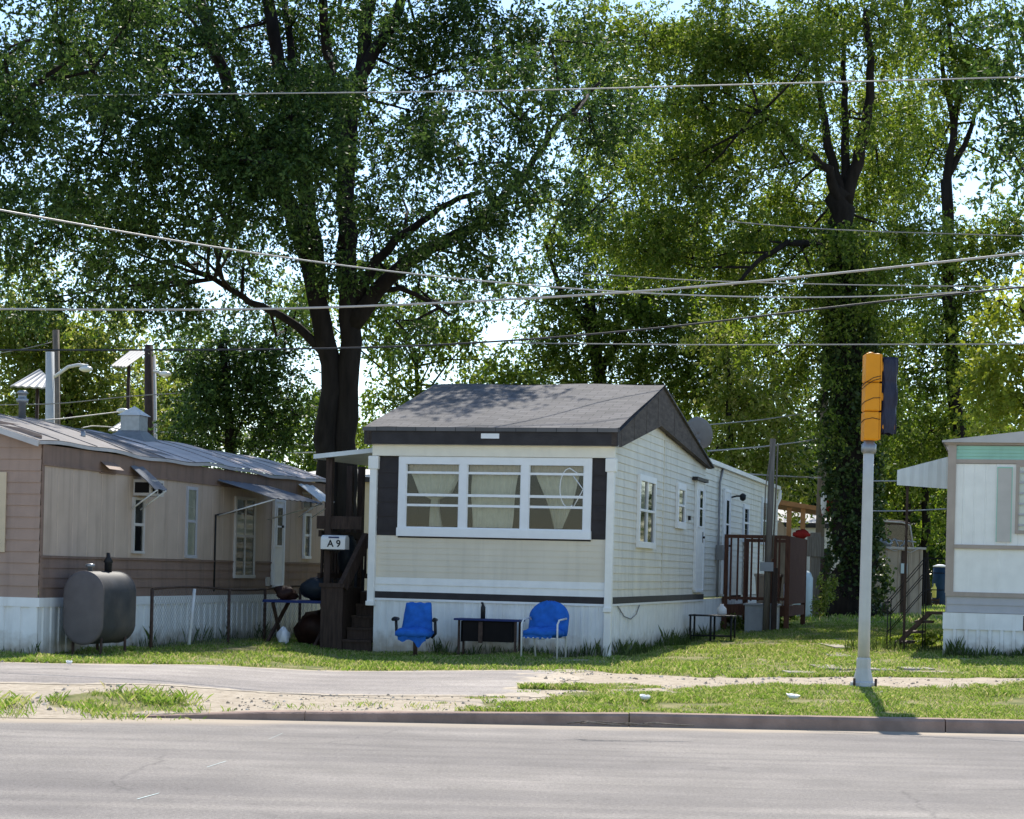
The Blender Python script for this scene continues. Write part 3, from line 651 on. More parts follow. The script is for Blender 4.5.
s = MB(); a, z = MH.side(731, 496); s.tube([(0, a, z-.03), (.12, a, z+.0), (.22, a, z)], .02, 6); s.lathe((.25, a, z-.1), [(.02, 0), (.06, .03), (.07, .12), (.02, .16)], 10); s.build('wall_lamp', 'black_iron', mh)
s = MB(); a, z = MH.side(628, 610); s.tube([(.03, a-1.0, zb0-.03), (.04, a-.5, zb0-.2), (.05, a, zb0-.25), (.04, a+.5, zb0-.18), (.03, a+.8, zb0-.04)], .009, 5); s.build('loose_cable', 'cable_grey', mh)
s = MB(); a, _ = MH.side(662, 520); s.wb('R', a-.012, a+.012, .004, .024, zb1, gab(a)-.01); s.build('joint_strip', 'siding_cream', mh)
# satellite dish on the roof
a, z = MH.side(706, 455, .0)
P = MH.world(-.15, a+.1, 3.72)
sdh = thing('satellite_dish', 'grey oval satellite dish mounted at the rear edge of the shingled roof', 'satellite dish', P, -TH)
s = MB(); s.tube([(0, 0, 3.68), (0, 0, 4.0), (-.02, .04, 4.1)], .022, 8); s.box(-.1, .1, -.08, .08, 3.69, 3.71); s.build('mast', 'galvanised', sdh)
dm = MB(); n = 24
axis = Vector((.15, .85, .45)).normalized(); X1 = axis.cross(Vector((0, 0, 1))).normalized(); Y1 = X1.cross(axis); vs = []
cen = Vector((-.02, -.03, 4.16))
for r_ in range(6):
    for j in range(n):
        t = 2*math.pi*j/n; q = r_/5
        vs.append(cen+X1*(.27*q*math.cos(t))+Y1*(.33*q*math.sin(t))+axis*(.07*q*q))
dm.add(vs, [(r_*n+j, r_*n+(j+1) % n, (r_+1)*n+(j+1) % n, (r_+1)*n+j) for r_ in range(5) for j in range(n)], True)
dsh = dm.build('reflector', 'dish_grey', sdh); so_ = dsh.modifiers.new('thick', 'SOLIDIFY'); so_.thickness = .015
s = MB(); s.tube([cen-Y1*.3, cen-Y1*.2+axis*.4], .012, 6); s.box(*(lambda c: (c.x-.04, c.x+.04, c.y-.04, c.y+.04, c.z-.03, c.z+.03))(cen-Y1*.2+axis*.42)); s.build('feed_arm', 'galvanised', sdh)

# ------------------------------------------------------------------ porch on the left of the middle home
PO = Frame(MH.world(-W-.03, 0))
pw0, _ = PO.front(318, 520); 
po = fthing('porch', 'dark brown wooden porch with white edged roof and steps beside the cream home', 'porch', PO, .15)
zf = 1.05; x0_ = PO.front(320, 560, .6)[0]; pd = 3.2
print('porch', x0_)
s = MB()
for i in range(14): s.box(x0_, -.02, .95+i*.16, .95+i*.16+.15, zf-.04, zf)
s.box(x0_, -.02, .93, .97, zf-.2, zf-.042); s.build('floor', 'wood_dark', po)
pr0 = x0_-.06
s = MB(); s.add([(pr0, .35, 3.10), (-.04, .35, 3.22), (-.04, pd, 3.26), (pr0, pd, 3.14), (pr0, .35, 3.17), (-.04, .35, 3.29), (-.04, pd, 3.33), (pr0, pd, 3.21)],
      [(3, 2, 1, 0), (4, 5, 6, 7), (0, 1, 5, 4), (3, 0, 4, 7), (1, 2, 6, 5), (2, 3, 7, 6)]); s.build('roof', 'awning_white', po)
for (px, y_) in ((329.5, .5), (350, 2.6), (361, 2.9), (330, 2.9)):
    u = PO.front(px, 500, y_)[0]; s = MB(); s.box(u-.05, u+.05, y_-.05, y_+.05, .15, 3.12+.04*(u-pr0)); s.build('post', 'wood_dark', po)
u = PO.front(352, 560, .5)[0]
s = MB(); s.box(x0_-.02, PO.front(362, 530, .5)[0], .46, .54, 2.02, 2.22); s.build('top_rail', 'wood_dark', po)
s = MB(); s.box(x0_-.02, x0_+.03, .55, 2.9, 1.9, 2.0); s.box(x0_-.02, x0_+.03, .55, 2.9, 1.25, 1.33)
for i in range(14): s.box(x0_-.01, x0_+.02, .65+i*.165, .70+i*.165, 1.33, 1.9)
s.build('side_railing', 'wood_dark', po)
ux0 = PO.front(343, 600, .1)[0]; xc0 = PO.front(321.5, 600, .05)[0]
s = MB(); s.bar((ux0+.0, .06, 1.12), (ux0+.20, .60, 1.92), .09, .16); s.build('hand_rail', 'wood_dark', po)
s = MB(); s.box(xc0+.02, ux0, .06, .92, .15, 1.12); s.box(xc0, ux0+.02, .02, .058, .15, 1.12); s.box(xc0-.03, ux0+.05, .0, .12, 1.122, 1.18)
s.build('stair_cheek', 'wood_dark', po)
for i in range(5):
    zt_ = .15+.18*(i+1); s = MB(); s.box(ux0+.03, -.01, .02+.2*i, .02+.2*(i+1)+.03, zt_-.04, zt_); s.box(ux0+.03, -.01, .045+.2*i, .07+.2*i, zt_-.18, zt_-.04); s.build('step', 'wood_dark', po)
s = MB(); 
for i in range(10): s.box(x0_+.05, x0_+.5, .57+i*.001, .58+i*.001, .2+i*.085, .27+i*.085)
s.build('lattice', 'wood_dark', po); s = MB(); s.box(-.9, -.06, 2.95, 3.0, 1.05, 2.0); s.build('rear_screen', 'wood_dark', po)
# mailbox with its number
mp = PO.world(PO.front(335, 541, .38)[0], .38); mz = at(335, 541, mp.y).z
mbx = thing('mailbox', 'white mailbox lettered A9 fixed to the dark porch post', 'mailbox', (mp.x, mp.y, mz-.13), -TH, world_z=False)
s = MB(); pf = [(-.2, -.02, 0), (.2, -.02, 0)]
sec = [(-.10, 0), (.10, 0), (.10, .15)]+[(.10*math.cos(t), .15+.07*math.sin(t)) for t in np.linspace(.2, math.pi-.2, 7)]+[(-.10, .15)]
s.prism([(-.2, y, z) for y, z in sec], (.40, 0, 0)); s.build('box', 'white_paint', mbx, .004)
s = MB(); s.box(-.07, .10, -.107, -.101, .175, .195); s.build('slot_flap', 'blue_top', mbx); s = MB(); s.box(-.03, .03, .08, .14, -.05, .02); s.box(-.15, .15, -.06, .06, -.02, -.001); s.build('bracket', 'black_iron', mbx)
def lettering(txt, size, mat, parent, loc, rot=(R(90), 0, 0), ext=.002, name='lettering'):
    cu_ = bpy.data.curves.new('t', 'FONT'); cu_.body = txt; cu_.size = size; cu_.align_x = 'CENTER'; cu_.align_y = 'CENTER'; cu_.extrude = ext; cu_.offset = size*.02
    to = bpy.data.objects.new('t', cu_); COL.objects.link(to); dg = bpy.context.evaluated_depsgraph_get()
    me = bpy.data.meshes.new_from_object(to.evaluated_get(dg)); bpy.data.objects.remove(to); me.materials.clear(); me.materials.append(MAT[mat])
    o = bpy.data.objects.new(name, me); COL.objects.link(o); o.location = loc; o.rotation_euler = rot; o.parent = parent; return o
lettering('A 9', .15, 'black_iron', mbx, (.02, -.104, .085))
# things on and beside the porch
P = PO.world(PO.front(349, 520, 1.6)[0], 1.6, zf)
g = thing('covered_grill', 'dark covered grill standing on the porch under its roof', 'grill', P, -TH)
MB().blob((0, 0, zf+.55), (.17, .2, .34), 3, .08).build('cover', 'cover_black', g); [MB().box(i*.2-.02, i*.2+.02, j*.18-.02, j*.18+.02, zf, zf+.35).build('leg', 'black_iron', g) for i in (-1, 1) for j in (-1, 1)]

# blue chairs and bench before the skirt
def chair_base(px, py): 
    z0 = .2
    for _ in range(3): c = gp(px, py, z0); z0 = float(terr(c.x, c.y))
    return c
P = chair_base(415, 658)
oc = thing('office_chair', 'blue cloth covered swivel chair with black armrests', 'chair', P, -TH+R(4), 'blue chairs before the cream home', world_z=False)
def cloth_slab(mb, c, sx, sy, sz, nx=12, nz=12, taper=.0, wr=.012, seed=1, tilt=0, round_=0):
    """a softly wrinkled padded slab: sx wide, sz high, sy thick, standing"""
    rnd = random.Random(seed); ph = [rnd.uniform(0, 6) for _ in range(6)]; vs = []
    for side in (0, 1):
        for j in range(nz+1):
            v = j/nz*2-1
            for i in range(nx+1):
                u = i/nx*2-1
                w_ = sx/2*(1-taper*(v+1)/2)
                if round_: w_ *= math.sqrt(max(.02, 1-(max(0, v)**2)*round_)) 
                e = (1-abs(u)**4)*(1-abs(v)**4)
                yy = (sy/2*(.35+.65*e))*(-1 if side == 0 else 1)
                yy += wr*(math.sin(5*u+ph[0]+3*v)+math.sin(7*v+ph[1]-4*u)+.6*math.sin(11*u+9*v+ph[2]))*(.5+.5*e)
                zz = v*sz/2; x = u*w_*(1-.05*abs(v)**5)
                vs.append((c[0]+x, c[1]+yy+tilt*zz, c[2]+zz+.6*wr*math.sin(9*u+ph[3])))
    m = nx+1; K = (nz+1)*m; f = []
    for j in range(nz):
        for i in range(nx):
            a = j*m+i; f += [(a, a+1, a+m+1, a+m), (K+a+1, K+a, K+a+m, K+a+m+1)]
    for i in range(nx): f += [(i+1, i, K+i, K+i+1), (nz*m+i, nz*m+i+1, K+nz*m+i+1, K+nz*m+i)]
    for j in range(nz): f += [(j*m, (j+1)*m, K+(j+1)*m, K+j*m), ((j+1)*m+nx, j*m+nx, K+j*m+nx, K+(j+1)*m+nx)]
    return mb.add(vs, f, True)
s = MB(); cloth_slab(s, (0, .12, .575), .47, .12, .46, taper=.20, tilt=.18, seed=2); s.build('backrest', 'blue_cloth', oc)
s = MB(); cs = MB(); cloth_slab(cs, (0, 0, 0), .50, .16, .46, seed=5, wr=.01); cs.v = [(x, z-.06, -y+.36) for x, y, z in cs.v]; s = cs
s.build('seat', 'blue_cloth', oc)
s = MB(); vs = []
for i in range(17):
    u = i/16; x = -.21+.42*u; vs += [(x, -.26, .33), (x*.98, -.25+.012*math.sin(i*2.1), .27-.12*math.exp(-((u-.75)/.13)**2)-.03*math.exp(-((u-.2)/.12)**2)-.008*math.sin(i*.9))]
s.add(vs, [(2*i, 2*i+1, 2*i+3, 2*i+2) for i in range(16)], True); s.build('hanging_cloth', 'blue_cloth', oc)
for sg in (-1, 1):
    s = MB(); s.tube([(sg*.23, .05, .30), (sg*.29, .02, .36), (sg*.29, -.02, .54)], .022, 8); s.tube([(sg*.30, -.18, .555), (sg*.295, -.1, .565), (sg*.285, .08, .56)], [.024, .032, .026], 8); s.build('armrest', 'black_plastic', oc)
s = MB(); s.tube([(0, 0, .02), (0, 0, .32)], .032, 10); s.lathe((0, 0, 0), [(.13, 0), (.12, .02), (.04, .05)], 14); s.build('pedestal', 'rusty_iron', oc)
P = chair_base(545, 658.5)
lc = thing('garden_chair', 'blue cloth covered round backed garden chair with white metal legs', 'chair', P, -TH-R(6), 'blue chairs before the cream home', world_z=False)
s = MB(); cloth_slab(s, (0, .14, .575), .60, .10, .50, nx=16, nz=16, round_=.97, tilt=.16, seed=8, wr=.012); s.build('backrest', 'blue_cloth', lc)
cs = MB(); cloth_slab(cs, (0, 0, 0), .52, .15, .46, seed=9, wr=.012); cs.v = [(x, z-.05, -y+.37+.02*abs(x)) for x, y, z in cs.v]; cs.build('seat', 'blue_cloth', lc)
s = MB(); vs = []
for i in range(17):
    u = i/16; x = -.25+.44*u; vs += [(x, -.265, .35), (x-.01, -.26+.012*math.sin(i*2.4), .30-.012*math.sin(i*.8)**2)]
s.add(vs, [(2*i, 2*i+1, 2*i+3, 2*i+2) for i in range(16)], True); s.build('hanging_cloth', 'blue_cloth', lc)
for sg in (-1, 1):
    s = MB(); s.tube([(sg*.27, -.26, 0), (sg*.27, -.27, .50), (sg*.27, -.2, .56), (sg*.27, .12, .58)], .014, 8); s.build('arm_leg', 'white_metal', lc)
    s = MB(); s.tube([(sg*.23, .24, 0), (sg*.25, .18, .40), (sg*.27, .12, .58)], .014, 8); s.build('leg', 'white_metal', lc)
s = MB(); s.tube([(-.27, -.25, .30), (.27, -.25, .30)], .011, 6); s.tube([(-.24, .2, .3), (.24, .2, .3)], .011, 6); s.build('stretcher', 'white_metal', lc)
P = chair_base(489, 655)
bt = thing('low_table', 'low table with blue top and dark box beneath between the two blue chairs', 'table', P, -TH, world_z=False)
s = MB(); s.box(-.50, .50, -.2, .16, .505, .535); s.build('tabletop', 'blue_top', bt, .006)
s = MB(); s.box(-.37, .38, -.15, .14, .20, .50); s.box(-.40, -.385, -.15, .14, .19, .5); s.build('drawer_box', 'interior', bt).name = 'crate'
for sg in (-1, 1):
    for y in (-.14, .12):
        s = MB(); s.box(sg*.43-.015, sg*.43+.015, y-.015, y+.015, 0, .504); s.build('leg', 'rusty_iron', bt)
s = MB(); s.tube([(-.08, -.1, .537), (-.08, -.1, .70), (-.085, -.1, .74), (-.09, -.1, .77), (-.11, -.1, .765)], [.035, .035, .02, .016, .016], 10); bo = tag(s.build('bottle', 'black_plastic'), 'dark bottle shaped pump standing on the low blue table', 'bottle')
bo.location = P; bo.rotation_euler = (0, 0, -TH)
s = MB(); s.box(-.12, -.06, -.19, -.16, .18, .49); s.box(-.075, -.055, -.2, -.19, .3, .42); s.build('latch', 'rusty_iron', bt)

# ------------------------------------------------------------------ left home
LC = gp(37, 655, .2); LH = Frame(LC); LW = 3.5
lh = fthing('mobile_home', 'faded pink and brown mobile home with low metal roof and white skirt at the left', 'mobile home', LH, .13)
LL = LH.side(323, 560)[0]; zr0 = LH.side(38, 448)[1]; print('left home', LC, LL, zr0)
zs = .94; zbelt = 1.46; zp = 2.68; zev = 2.93
s = MB(); s.ribs('F', -LW, 0, .13, zs-.12, .22, .02, 0, .5); s.ribs('R', 0, LL, .13, zs-.12, .22, .02, 0, .5); s.ribs('L', 0, LL, .13, zs-.1, .3, .02, -LW); s.build('skirt', 'white_skirt', lh)
s = MB(); s.wb('F', -LW-.02, .03, .0, .03, zs-.12, zs); s.wb('R', 0, LL, .0, .03, zs-.12, zs); s.build('skirt_rail', 'white_skirt', lh)
def lgab(a): return zev+.12+.5*(1-abs(a+LW/2)/(LW/2))
s = MB(); s.clap('F', -LW, 0, zs, zev+.7, .15, 0, .014, zt=lgab); s.build('front_wall', 'pink_siding', lh)
s = MB(); s.clap('R', 0, LL, zs, zbelt, .13, 0, .014); s.wb('R', 0, LL, -.05, .012, zp, zev); s.wb('R', .0, .05, 0, .022, zs, zev)
s.wb('R', 0, LL, 0.005, .03, zbelt, zbelt+.025); s.wb('R', 0, LL, .012, .03, zp-.02, zp+.01); s.build('side_boards', 'brown_siding', lh)
s = MB(); s.ribs('R', .05, LL, zbelt+.03, zp-.02, .42, -.006, .004, .04); s.box(-LW, 0, LL-.05, LL, zs, zev); s.box(-LW-.0, -LW+.04, 0, LL, zs, zev); s.build('side_panels', 'pink_panel', lh)
q = (LH.front(-80, 500)[0], LH.front(7, 500)[0], LH.front(0, 552)[1], LH.front(0, 472)[1])
s = MB(); s.wb('F', q[0], q[1], .016, .035, q[2], q[3]); s.build('front_panel', 'cream_panel', lh)
# roof, slightly wavy sheet metal
s = MB(); nx, ny = 16, 40; vs = []
for j in range(ny+1):
    t = j/ny; w_ = -.18+(LL+.3)*t
    for i in range(nx+1):
        u = -LW-.06+(LW+.11)*i/nx; h_ = zev+.02+.52*(1-abs((u+LW/2-.01)/(LW/2+.13))**1.25)
        vs.append((u, w_, h_+.02*math.sin(w_*1.3+u)+.012*math.sin(w_*3.7+2*u)))
s.add(vs, [(j*(nx+1)+i, j*(nx+1)+i+1, (j+1)*(nx+1)+i+1, (j+1)*(nx+1)+i) for j in range(ny) for i in range(nx)], True)
for j in range(2, ny, 4):   # standing seams
    t = j/ny; w_ = -.18+(LL+.3)*t
    P_ = [Vector(vs[j*(nx+1)+i])+Vector((0, 0, .008)) for i in range(nx+1)]; s.tube(P_, .006, 5)
ro = s.build('roof', 'roof_metal', lh)
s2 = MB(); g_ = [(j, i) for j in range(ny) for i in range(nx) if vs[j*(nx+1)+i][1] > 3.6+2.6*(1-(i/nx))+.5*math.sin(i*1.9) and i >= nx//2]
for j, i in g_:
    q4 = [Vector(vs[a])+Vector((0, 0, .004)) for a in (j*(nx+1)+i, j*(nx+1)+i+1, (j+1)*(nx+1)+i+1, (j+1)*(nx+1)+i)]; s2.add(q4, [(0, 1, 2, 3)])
s2.build('roof_sunlit_tint', 'roof_sunlit', lh)  # thin overlay that paints the sunlit far part of the roof lighter
s = MB(); E = [Vector(v) for v in vs[0:nx+1]]
for i in range(nx): s.bar(E[i]+Vector((0, -.01, -.045)), E[i+1]+Vector((0, -.01, -.045)), .03, .075)
E = [Vector(vs[j*(nx+1)+nx]) for j in range(ny+1)]
for j in range(ny): s.bar(E[j]+Vector((.004, 0, -.03)), E[j+1]+Vector((.004, 0, -.03)), .02, .045)
s.build('roof_edge', 'roof_metal_light', lh)
def roofz(u): return zev+.02+.52*(1-abs((u+LW/2-.01)/(LW/2+.13))**1.25)
# chimney and vents
def roofpt(px, py, u): w_, z = LH.side(px, py, u); return w_
u = -1.45; w_ = roofpt(134, 430, u); zz = roofz(u)
s = MB(); s.box(u-.16, u+.16, w_-.16, w_+.16, zz-.1, zz+.34); s.add([(u-.34, w_-.34, zz-.02), (u+.34, w_-.34, zz-.08), (u+.34, w_+.34, zz-.08), (u-.34, w_+.34, zz-.02), (u-.16, w_-.16, zz+.1), (u+.16, w_-.16, zz+.1), (u+.16, w_+.16, zz+.1), (u-.16, w_+.16, zz+.1)], [(0, 1, 5, 4), (1, 2, 6, 5), (2, 3, 7, 6), (3, 0, 4, 7)])
ch = s.build('chimney', 'galvanised', ro)
s = MB(); s.add([(u-.2, w_-.2, zz+.34), (u+.2, w_-.2, zz+.34), (u+.2, w_+.2, zz+.34), (u-.2, w_+.2, zz+.34), (u, w_, zz+.5)], [(3, 2, 1, 0), (0, 1, 4), (1, 2, 4), (2, 3, 4), (3, 0, 4)]); s.build('chimney_cap', 'white_metal', ro)
u = -1.5; w_ = roofpt(22, 418, u); zz = roofz(u)
s = MB(); s.lathe((u, w_, zz-.05), [(.05, 0), (.05, .27), (.08, .28), (.09, .33), (.06, .34), (.06, .40), (.09, .41), (.05, .45)], 10); s.build('vent_pipe', 'galvanised', ro)
u = -.5; w_ = roofpt(83, 444, u); zz = roofz(u); s = MB(); s.lathe((u, w_, zz-.03), [(.035, 0), (.035, .12)], 8); s.build('vent_pipe', 'galvanised', ro)
# openings on the long side
q = pxwin(LH, 'R', 132, 141, 500, 551); window(lh, 'R', *q, .006, fw=.035, proud=.04, frame='tan_panel', curtain=[(0, .25, 0, 1)], label='narrow window with a box unit above')
a0_, a1_, z0_, z1_ = pxwin(LH, 'R', 133, 146, 480, 496)
s = MB(); s.wb('R', a0_, a1_, 0, .28, z0_, z1_); s.build('window_box_unit', 'tan_panel', lh); s = MB(); s.wb('R', a0_+.05, (a0_+a1_)/2-.03, .281, .285, z0_+.04, z1_-.04); s.wb('R', (a0_+a1_)/2+.03, a1_-.05, .281, .285, z0_+.04, z1_-.04); s.box(.03, .25, a0_-.004, a0_-.001, z0_+.04, z1_-.04); s.build('box_unit_grille', 'interior', lh)
q = pxwin(LH, 'R', 186, 194, 490, 555); window(lh, 'R', *q, .006, fw=.05, proud=.03, frame='lavender', curtain=[(0, 1, 0, 1)], label='narrow window with drawn pale curtain')
q = pxwin(LH, 'R', 234, 252, 500, 575); window(lh, 'R', *q, .012, fw=.05, cols=2, proud=.035, frame='tan_panel', curtain=[(0, 1, .5, .8)], label='large double window under the long awning')
q = pxwin(LH, 'R', 272, 280.5, 502, 585); door(lh, 'R', *q, .012, win=(.2, .8, .48, .93), label='white door with glazed upper half')
q = pxwin(LH, 'R', 303, 308, 516, 556); window(lh, 'R', *q, .006, fw=.05, proud=.04, curtain=[(0, .5, 0, 1)])
q = pxwin(LH, 'R', 302, 310, 494, 508); window(lh, 'R', *q, .006, fw=.03, proud=.03, split=False, frame='tan_trim', label='small upper window at the far end')
a, z = LH.side(266, 580); s = MB(); s.wb('R', a-.06, a+.06, .01, .05, z-.1, z+.05); s.build('wall_socket', 'tan_panel', lh)
a0_, a1_, z0_, z1_ = pxwin(LH, 'R', 99, 114, 462, 474)
s = MB(); s.add([(.02, a0_, z1_), (.02, a1_, z1_), (.16, a1_, z0_+.06), (.16, a0_, z0_+.06)], [(0, 1, 2, 3)]); s.wb('R', a0_, a1_, .004, .03, z0_, z0_+.03); s.wb('R', a0_, a1_, .013, .016, z0_+.03, z1_); s.build('vent_hood', 'brown_siding', lh)
def awning(px0, px1, pyt, drop_z, out, mat, nm='awning', arms=True, label=None):
    a0, z = LH.side(px0, pyt); a1, _ = LH.side(px1, pyt); n = max(3, int((a1-a0)/.12)); s = MB(); vs = []
    ztop = z
    for i in range(n+1):
        a = a0+(a1-a0)*i/n; r_ = .018*(i % 2); vs += [(.03, a, ztop+r_), (out*.6, a, ztop-drop_z*.55+r_), (out, a, ztop-drop_z+r_)]
    f = []
    for i in range(n): f += [(3*i, 3*i+1, 3*i+4, 3*i+3), (3*i+1, 3*i+2, 3*i+5, 3*i+4)]
    s.add(vs, f); k_ = s.build(nm, mat, lh); so2 = k_.modifiers.new('t', 'SOLIDIFY'); so2.thickness = .01
    if label: k_['label'] = label
    if arms:
        b = MB()
        for a in (a0+.05, a1-.05): b.tube([(out, a, ztop-drop_z), (.03, a-(.0), ztop-drop_z-.28)], .012, 6)
        b.build('awning_arm', 'white_metal', k_)
    return k_
awning(129, 141, 466, .33, .42, 'awning_grey', label='short slatted awning over the narrow window')
awning(216, 268, 480, .28, 1.0, 'awning_grey', label='long grey corrugated awning')
awning(297, 311, 484, .30, .45, 'awning_white', label='small white awning at the far end')
s = MB(); a, _ = LH.side(213, 560); s.tube([(.03, a, 1.0), (.03, a, 2.2), (.03, a+1.2, 2.32)], .015, 6); s.build('conduit', 'black_iron', lh)
# oil tank
P = gp(81.5, 655.5, .2); 
ot = thing('oil_tank', 'large grey oval heating oil tank on short legs beside the pink home', 'oil tank', (P.x, P.y, .2), -TH, world_z=False)
TW, THh, TL = .285, .48, 1.02; prof = [(TW*math.cos(t), .62+(THh-TW)*(1 if math.sin(t) >= 0 else -1)+TW*math.sin(t)) for t in np.linspace(0, 2*math.pi, 37)[:-1]]
n = len(prof); s = MB(); rings = [(0.02, 1.0), (.05, 1.0), (TL-.05, 1.0), (TL-.02, 1.0)]
s.add([(x, y, z) for y in (.03, TL-.03) for x, z in prof], [(i, (i+1) % n, n+(i+1) % n, n+i) for i in range(n)], True); s.build('shell', 'oil_tank', ot)
for y0, sg in ((.03, -1), (TL-.03, 1)):
    s = MB(); rr = [(1, 0), (1.012, 0), (1.012, sg*.012), (.93, sg*.022), (.6, sg*.04), (.0, sg*.045)]
    vs = []
    for q_, dy in rr: vs += [(x*q_, y0+dy, .62+(z-.62)*q_) for x, z in prof]
    s.add(vs, [(r_*n+i, r_*n+(i+1) % n, (r_+1)*n+(i+1) % n, (r_+1)*n+i) for r_ in range(len(rr)-1) for i in range(n)], True); s.build('end_cap', 'oil_tank_end', ot)
for x in (-.2, .2):
    for y in (.15, TL-.15): s = MB(); s.tube([(x, y, -.08), (x, y, .28)], .02, 8); s.build('leg', 'rusty_iron', ot)
s = MB(); s.lathe((-.03, .25, 1.10), [(.035, 0), (.035, .05), (.06, .055), (.06, .09), (.02, .1)], 12); s.build('filler_cap', 'galvanised', ot)
s = MB(); s.lathe((.03, .66, 1.09), [(.05, 0), (.05, .12), (.065, .14), (.03, .2), (.025, .26)], 10); s.build('vent_spout', 'black_iron', ot)
# chain link fence along the pink home
fo = .55; pts = [LH.side(px, 600, fo)[0] for px in (152, 189, 229, 265, 300)]
fe = fthing('chain_link_fence', 'low chain link fence with bent rail along the pink home', 'fence', LH, .15)
zt_ = 1.06; s = MB(); s.tube([(fo, pts[0]+(pts[-1]+.8-pts[0])*t, zt_-.0+.03*math.sin(t*9)) for t in np.linspace(0, 1, 14)], .018, 6); s.build('top_rail', 'rusty_iron', fe)
for i, p in enumerate(pts): s = MB(); s.tube([(fo, p, .05), (fo+(.0 if i != 1 else .03), p+(.12 if i == 1 else 0), zt_)], .026, 8); s.build('post', 'white_metal' if i == 1 else 'rusty_iron', fe)
s = MB(); a0_, a1_ = pts[0], pts[-1]+.8; st = .085; zb_ = .2; hh = zt_-zb_
k_ = int((a1_-a0_+hh)/st)
for i in range(k_):
    for sg in (1, -1):
        a = a0_-hh+i*st if sg > 0 else a0_+i*st; 
        p0 = [a, zb_]; p1 = [a+sg*hh, zt_]
        if sg < 0: p1 = [a-hh, zt_]
        def clip(p, q):
            (x0, y0), (x1, y1) = p, q
            if x0 > x1: x0, y0, x1, y1 = x1, y1, x0, y0
            if x1 <= a0_ or x0 >= a1_: return None
            if x0 < a0_: y0 += (y1-y0)*(a0_-x0)/(x1-x0); x0 = a0_
            if x1 > a1_: y1 = y0+(y1-y0)*(a1_-x0)/(x1-x0); x1 = a1_
            return x0, y0, x1, y1
        c = clip(p0, p1)
        if c and abs(c[2]-c[0]) > .02: s.bar((fo, c[0], c[1]), (fo, c[2], c[3]), .0022)
s.build('wire_mesh', 'galvanised', fe)
# clutter beyond the fence
P = LH.world(1.35, LH.side(296, 600, 1.35)[0], .2)
tb = thing('work_table', 'dark blue topped table heaped with junk left of the porch', 'table', P, -TH, world_z=False)
s = MB(); s.box(-.4, .6, -.4, .4, .66, .70); s.build('tabletop', 'blue_top', tb)
for x in (-.3, .5):
    s = MB(); s.bar((x-.05, -.35, 0), (x+.05, .35, .66), .045); s.bar((x+.05, -.35, .66), (x-.05, .35, 0), .045); s.build('trestle', 'rusty_iron', tb)
s = MB(); s.blob((-.15, -.1, .80), (.16, .16, .10), 3, .3); o = tag(s.build('bundle', 'clutter_red'), 'dark red bundle lying on the blue topped table', 'bundle'); o.location = P
s = MB(); s.blob((.32, 0, .88), (.26, .25, .18), 5, .08); o = tag(s.build('covered_bundle', 'cover_black'), 'black covered rounded bundle on the blue topped table by the porch', 'bundle'); o.location = P
s = MB(); s.blob((.35, .3, .25), (.42, .26, .26), 8, .25); o = tag(s.build('junk_pile', 'clutter_red'), 'dark reddish junk heaped under the blue topped table', 'junk'); o.location = P
s = MB(); s.blob((-.15, -.3, .13), (.09, .07, .13), 9, .3); o = tag(s.build('white_sack', 'plaster'), 'crumpled white sack leaning under the blue topped table', 'sack'); o.location = P

# ------------------------------------------------------------------ right home
RC = gp(944, 656, .33); RH = Frame(RC); RW = 3.6
rh = fthing('mobile_home', 'white mobile home with mint green top band and tan trim at the right edge', 'mobile home', RH, .25)
fz = lambda py: RH.front(985, py)[1]
RL = 14
s = MB(); s.ribs('F', .0, RW, .22, fz(628), .17, .03, 0, .3); s.wb('F', -.03, RW, 0, .04, fz(630), fz(613.5)); s.box(-.02, .0, 0, RL, .2, fz(614)); s.build('skirt', 'white_skirt', rh)
s = MB(); s.clap('F', .02, RW, fz(613), fz(597), .11, 0, .014); s.build('lower_siding', 'lavender', rh)
s = MB(); s.ribs('F', .08, RW, fz(593), fz(549), .7, .01, 0, .05); s.build('middle_panel', 'white_paint', rh)
s = MB(); s.ribs('F', .08, RW, fz(545), fz(464), .16, .008, 0, .12); s.build('upper_panel', 'white_paint', rh)
s = MB(); s.clap('F', .08, RW, fz(460), fz(446), .055, 0, .012); s.build('top_band', 'mint', rh)
s = MB(); s.wb('F', -.01, .11, 0, .03, fz(594), fz(444)); s.wb('F', .0, RW, 0, .035, fz(597), fz(592.5)); s.wb('F', .11, RW, 0, .05, fz(549), fz(545)); s.wb('F', .11, RW, 0, .025, fz(463.5), fz(459.5)); s.build('tan_strips', 'tan_trim', rh)
zt0 = fz(445); s = MB(); s.prism([(-.06, -.05, zt0), (-.06, -.05, zt0+.06), (RW/2, -.05, zt0+.28), (RW+.06, -.05, zt0+.06), (RW+.06, -.05, zt0)], (0, .08, 0)); s.build('gable_fascia', 'tan_trim', rh)
s = MB(); s.add([(-.1, -.1, zt0+.06), (RW/2, -.1, zt0+.29), (RW+.1, -.1, zt0+.06), (-.1, RL, zt0+.06), (RW/2, RL, zt0+.29), (RW+.1, RL, zt0+.06), (-.1, -.1, zt0+.03), (RW+.1, -.1, zt0+.03), (-.1, RL, zt0+.03), (RW+.1, RL, zt0+.03)], [(0, 1, 4, 3), (1, 2, 5, 4), (0, 3, 8, 6), (0, 6, 7, 2, 1)]); s.build('roof', 'roof_metal_light', rh)
s = MB(); s.box(-.0, .05, .04, RL, .9, zt0+.02); s.box(RW-.05, RW, .04, RL, .9, zt0); s.box(0, RW, RL-.05, RL, .9, zt0); s.box(.05, RW-.05, .03, .05, .9, zt0); s.build('side_wall', 'tan_panel', rh)
q = pxwin(RH, 'F', 996.5, 1012, 467, 542); s = MB(); s.wb('F', q[0], q[1], 0, .03, q[2], q[3]); s.build('shutter', 'tan_panel', rh)
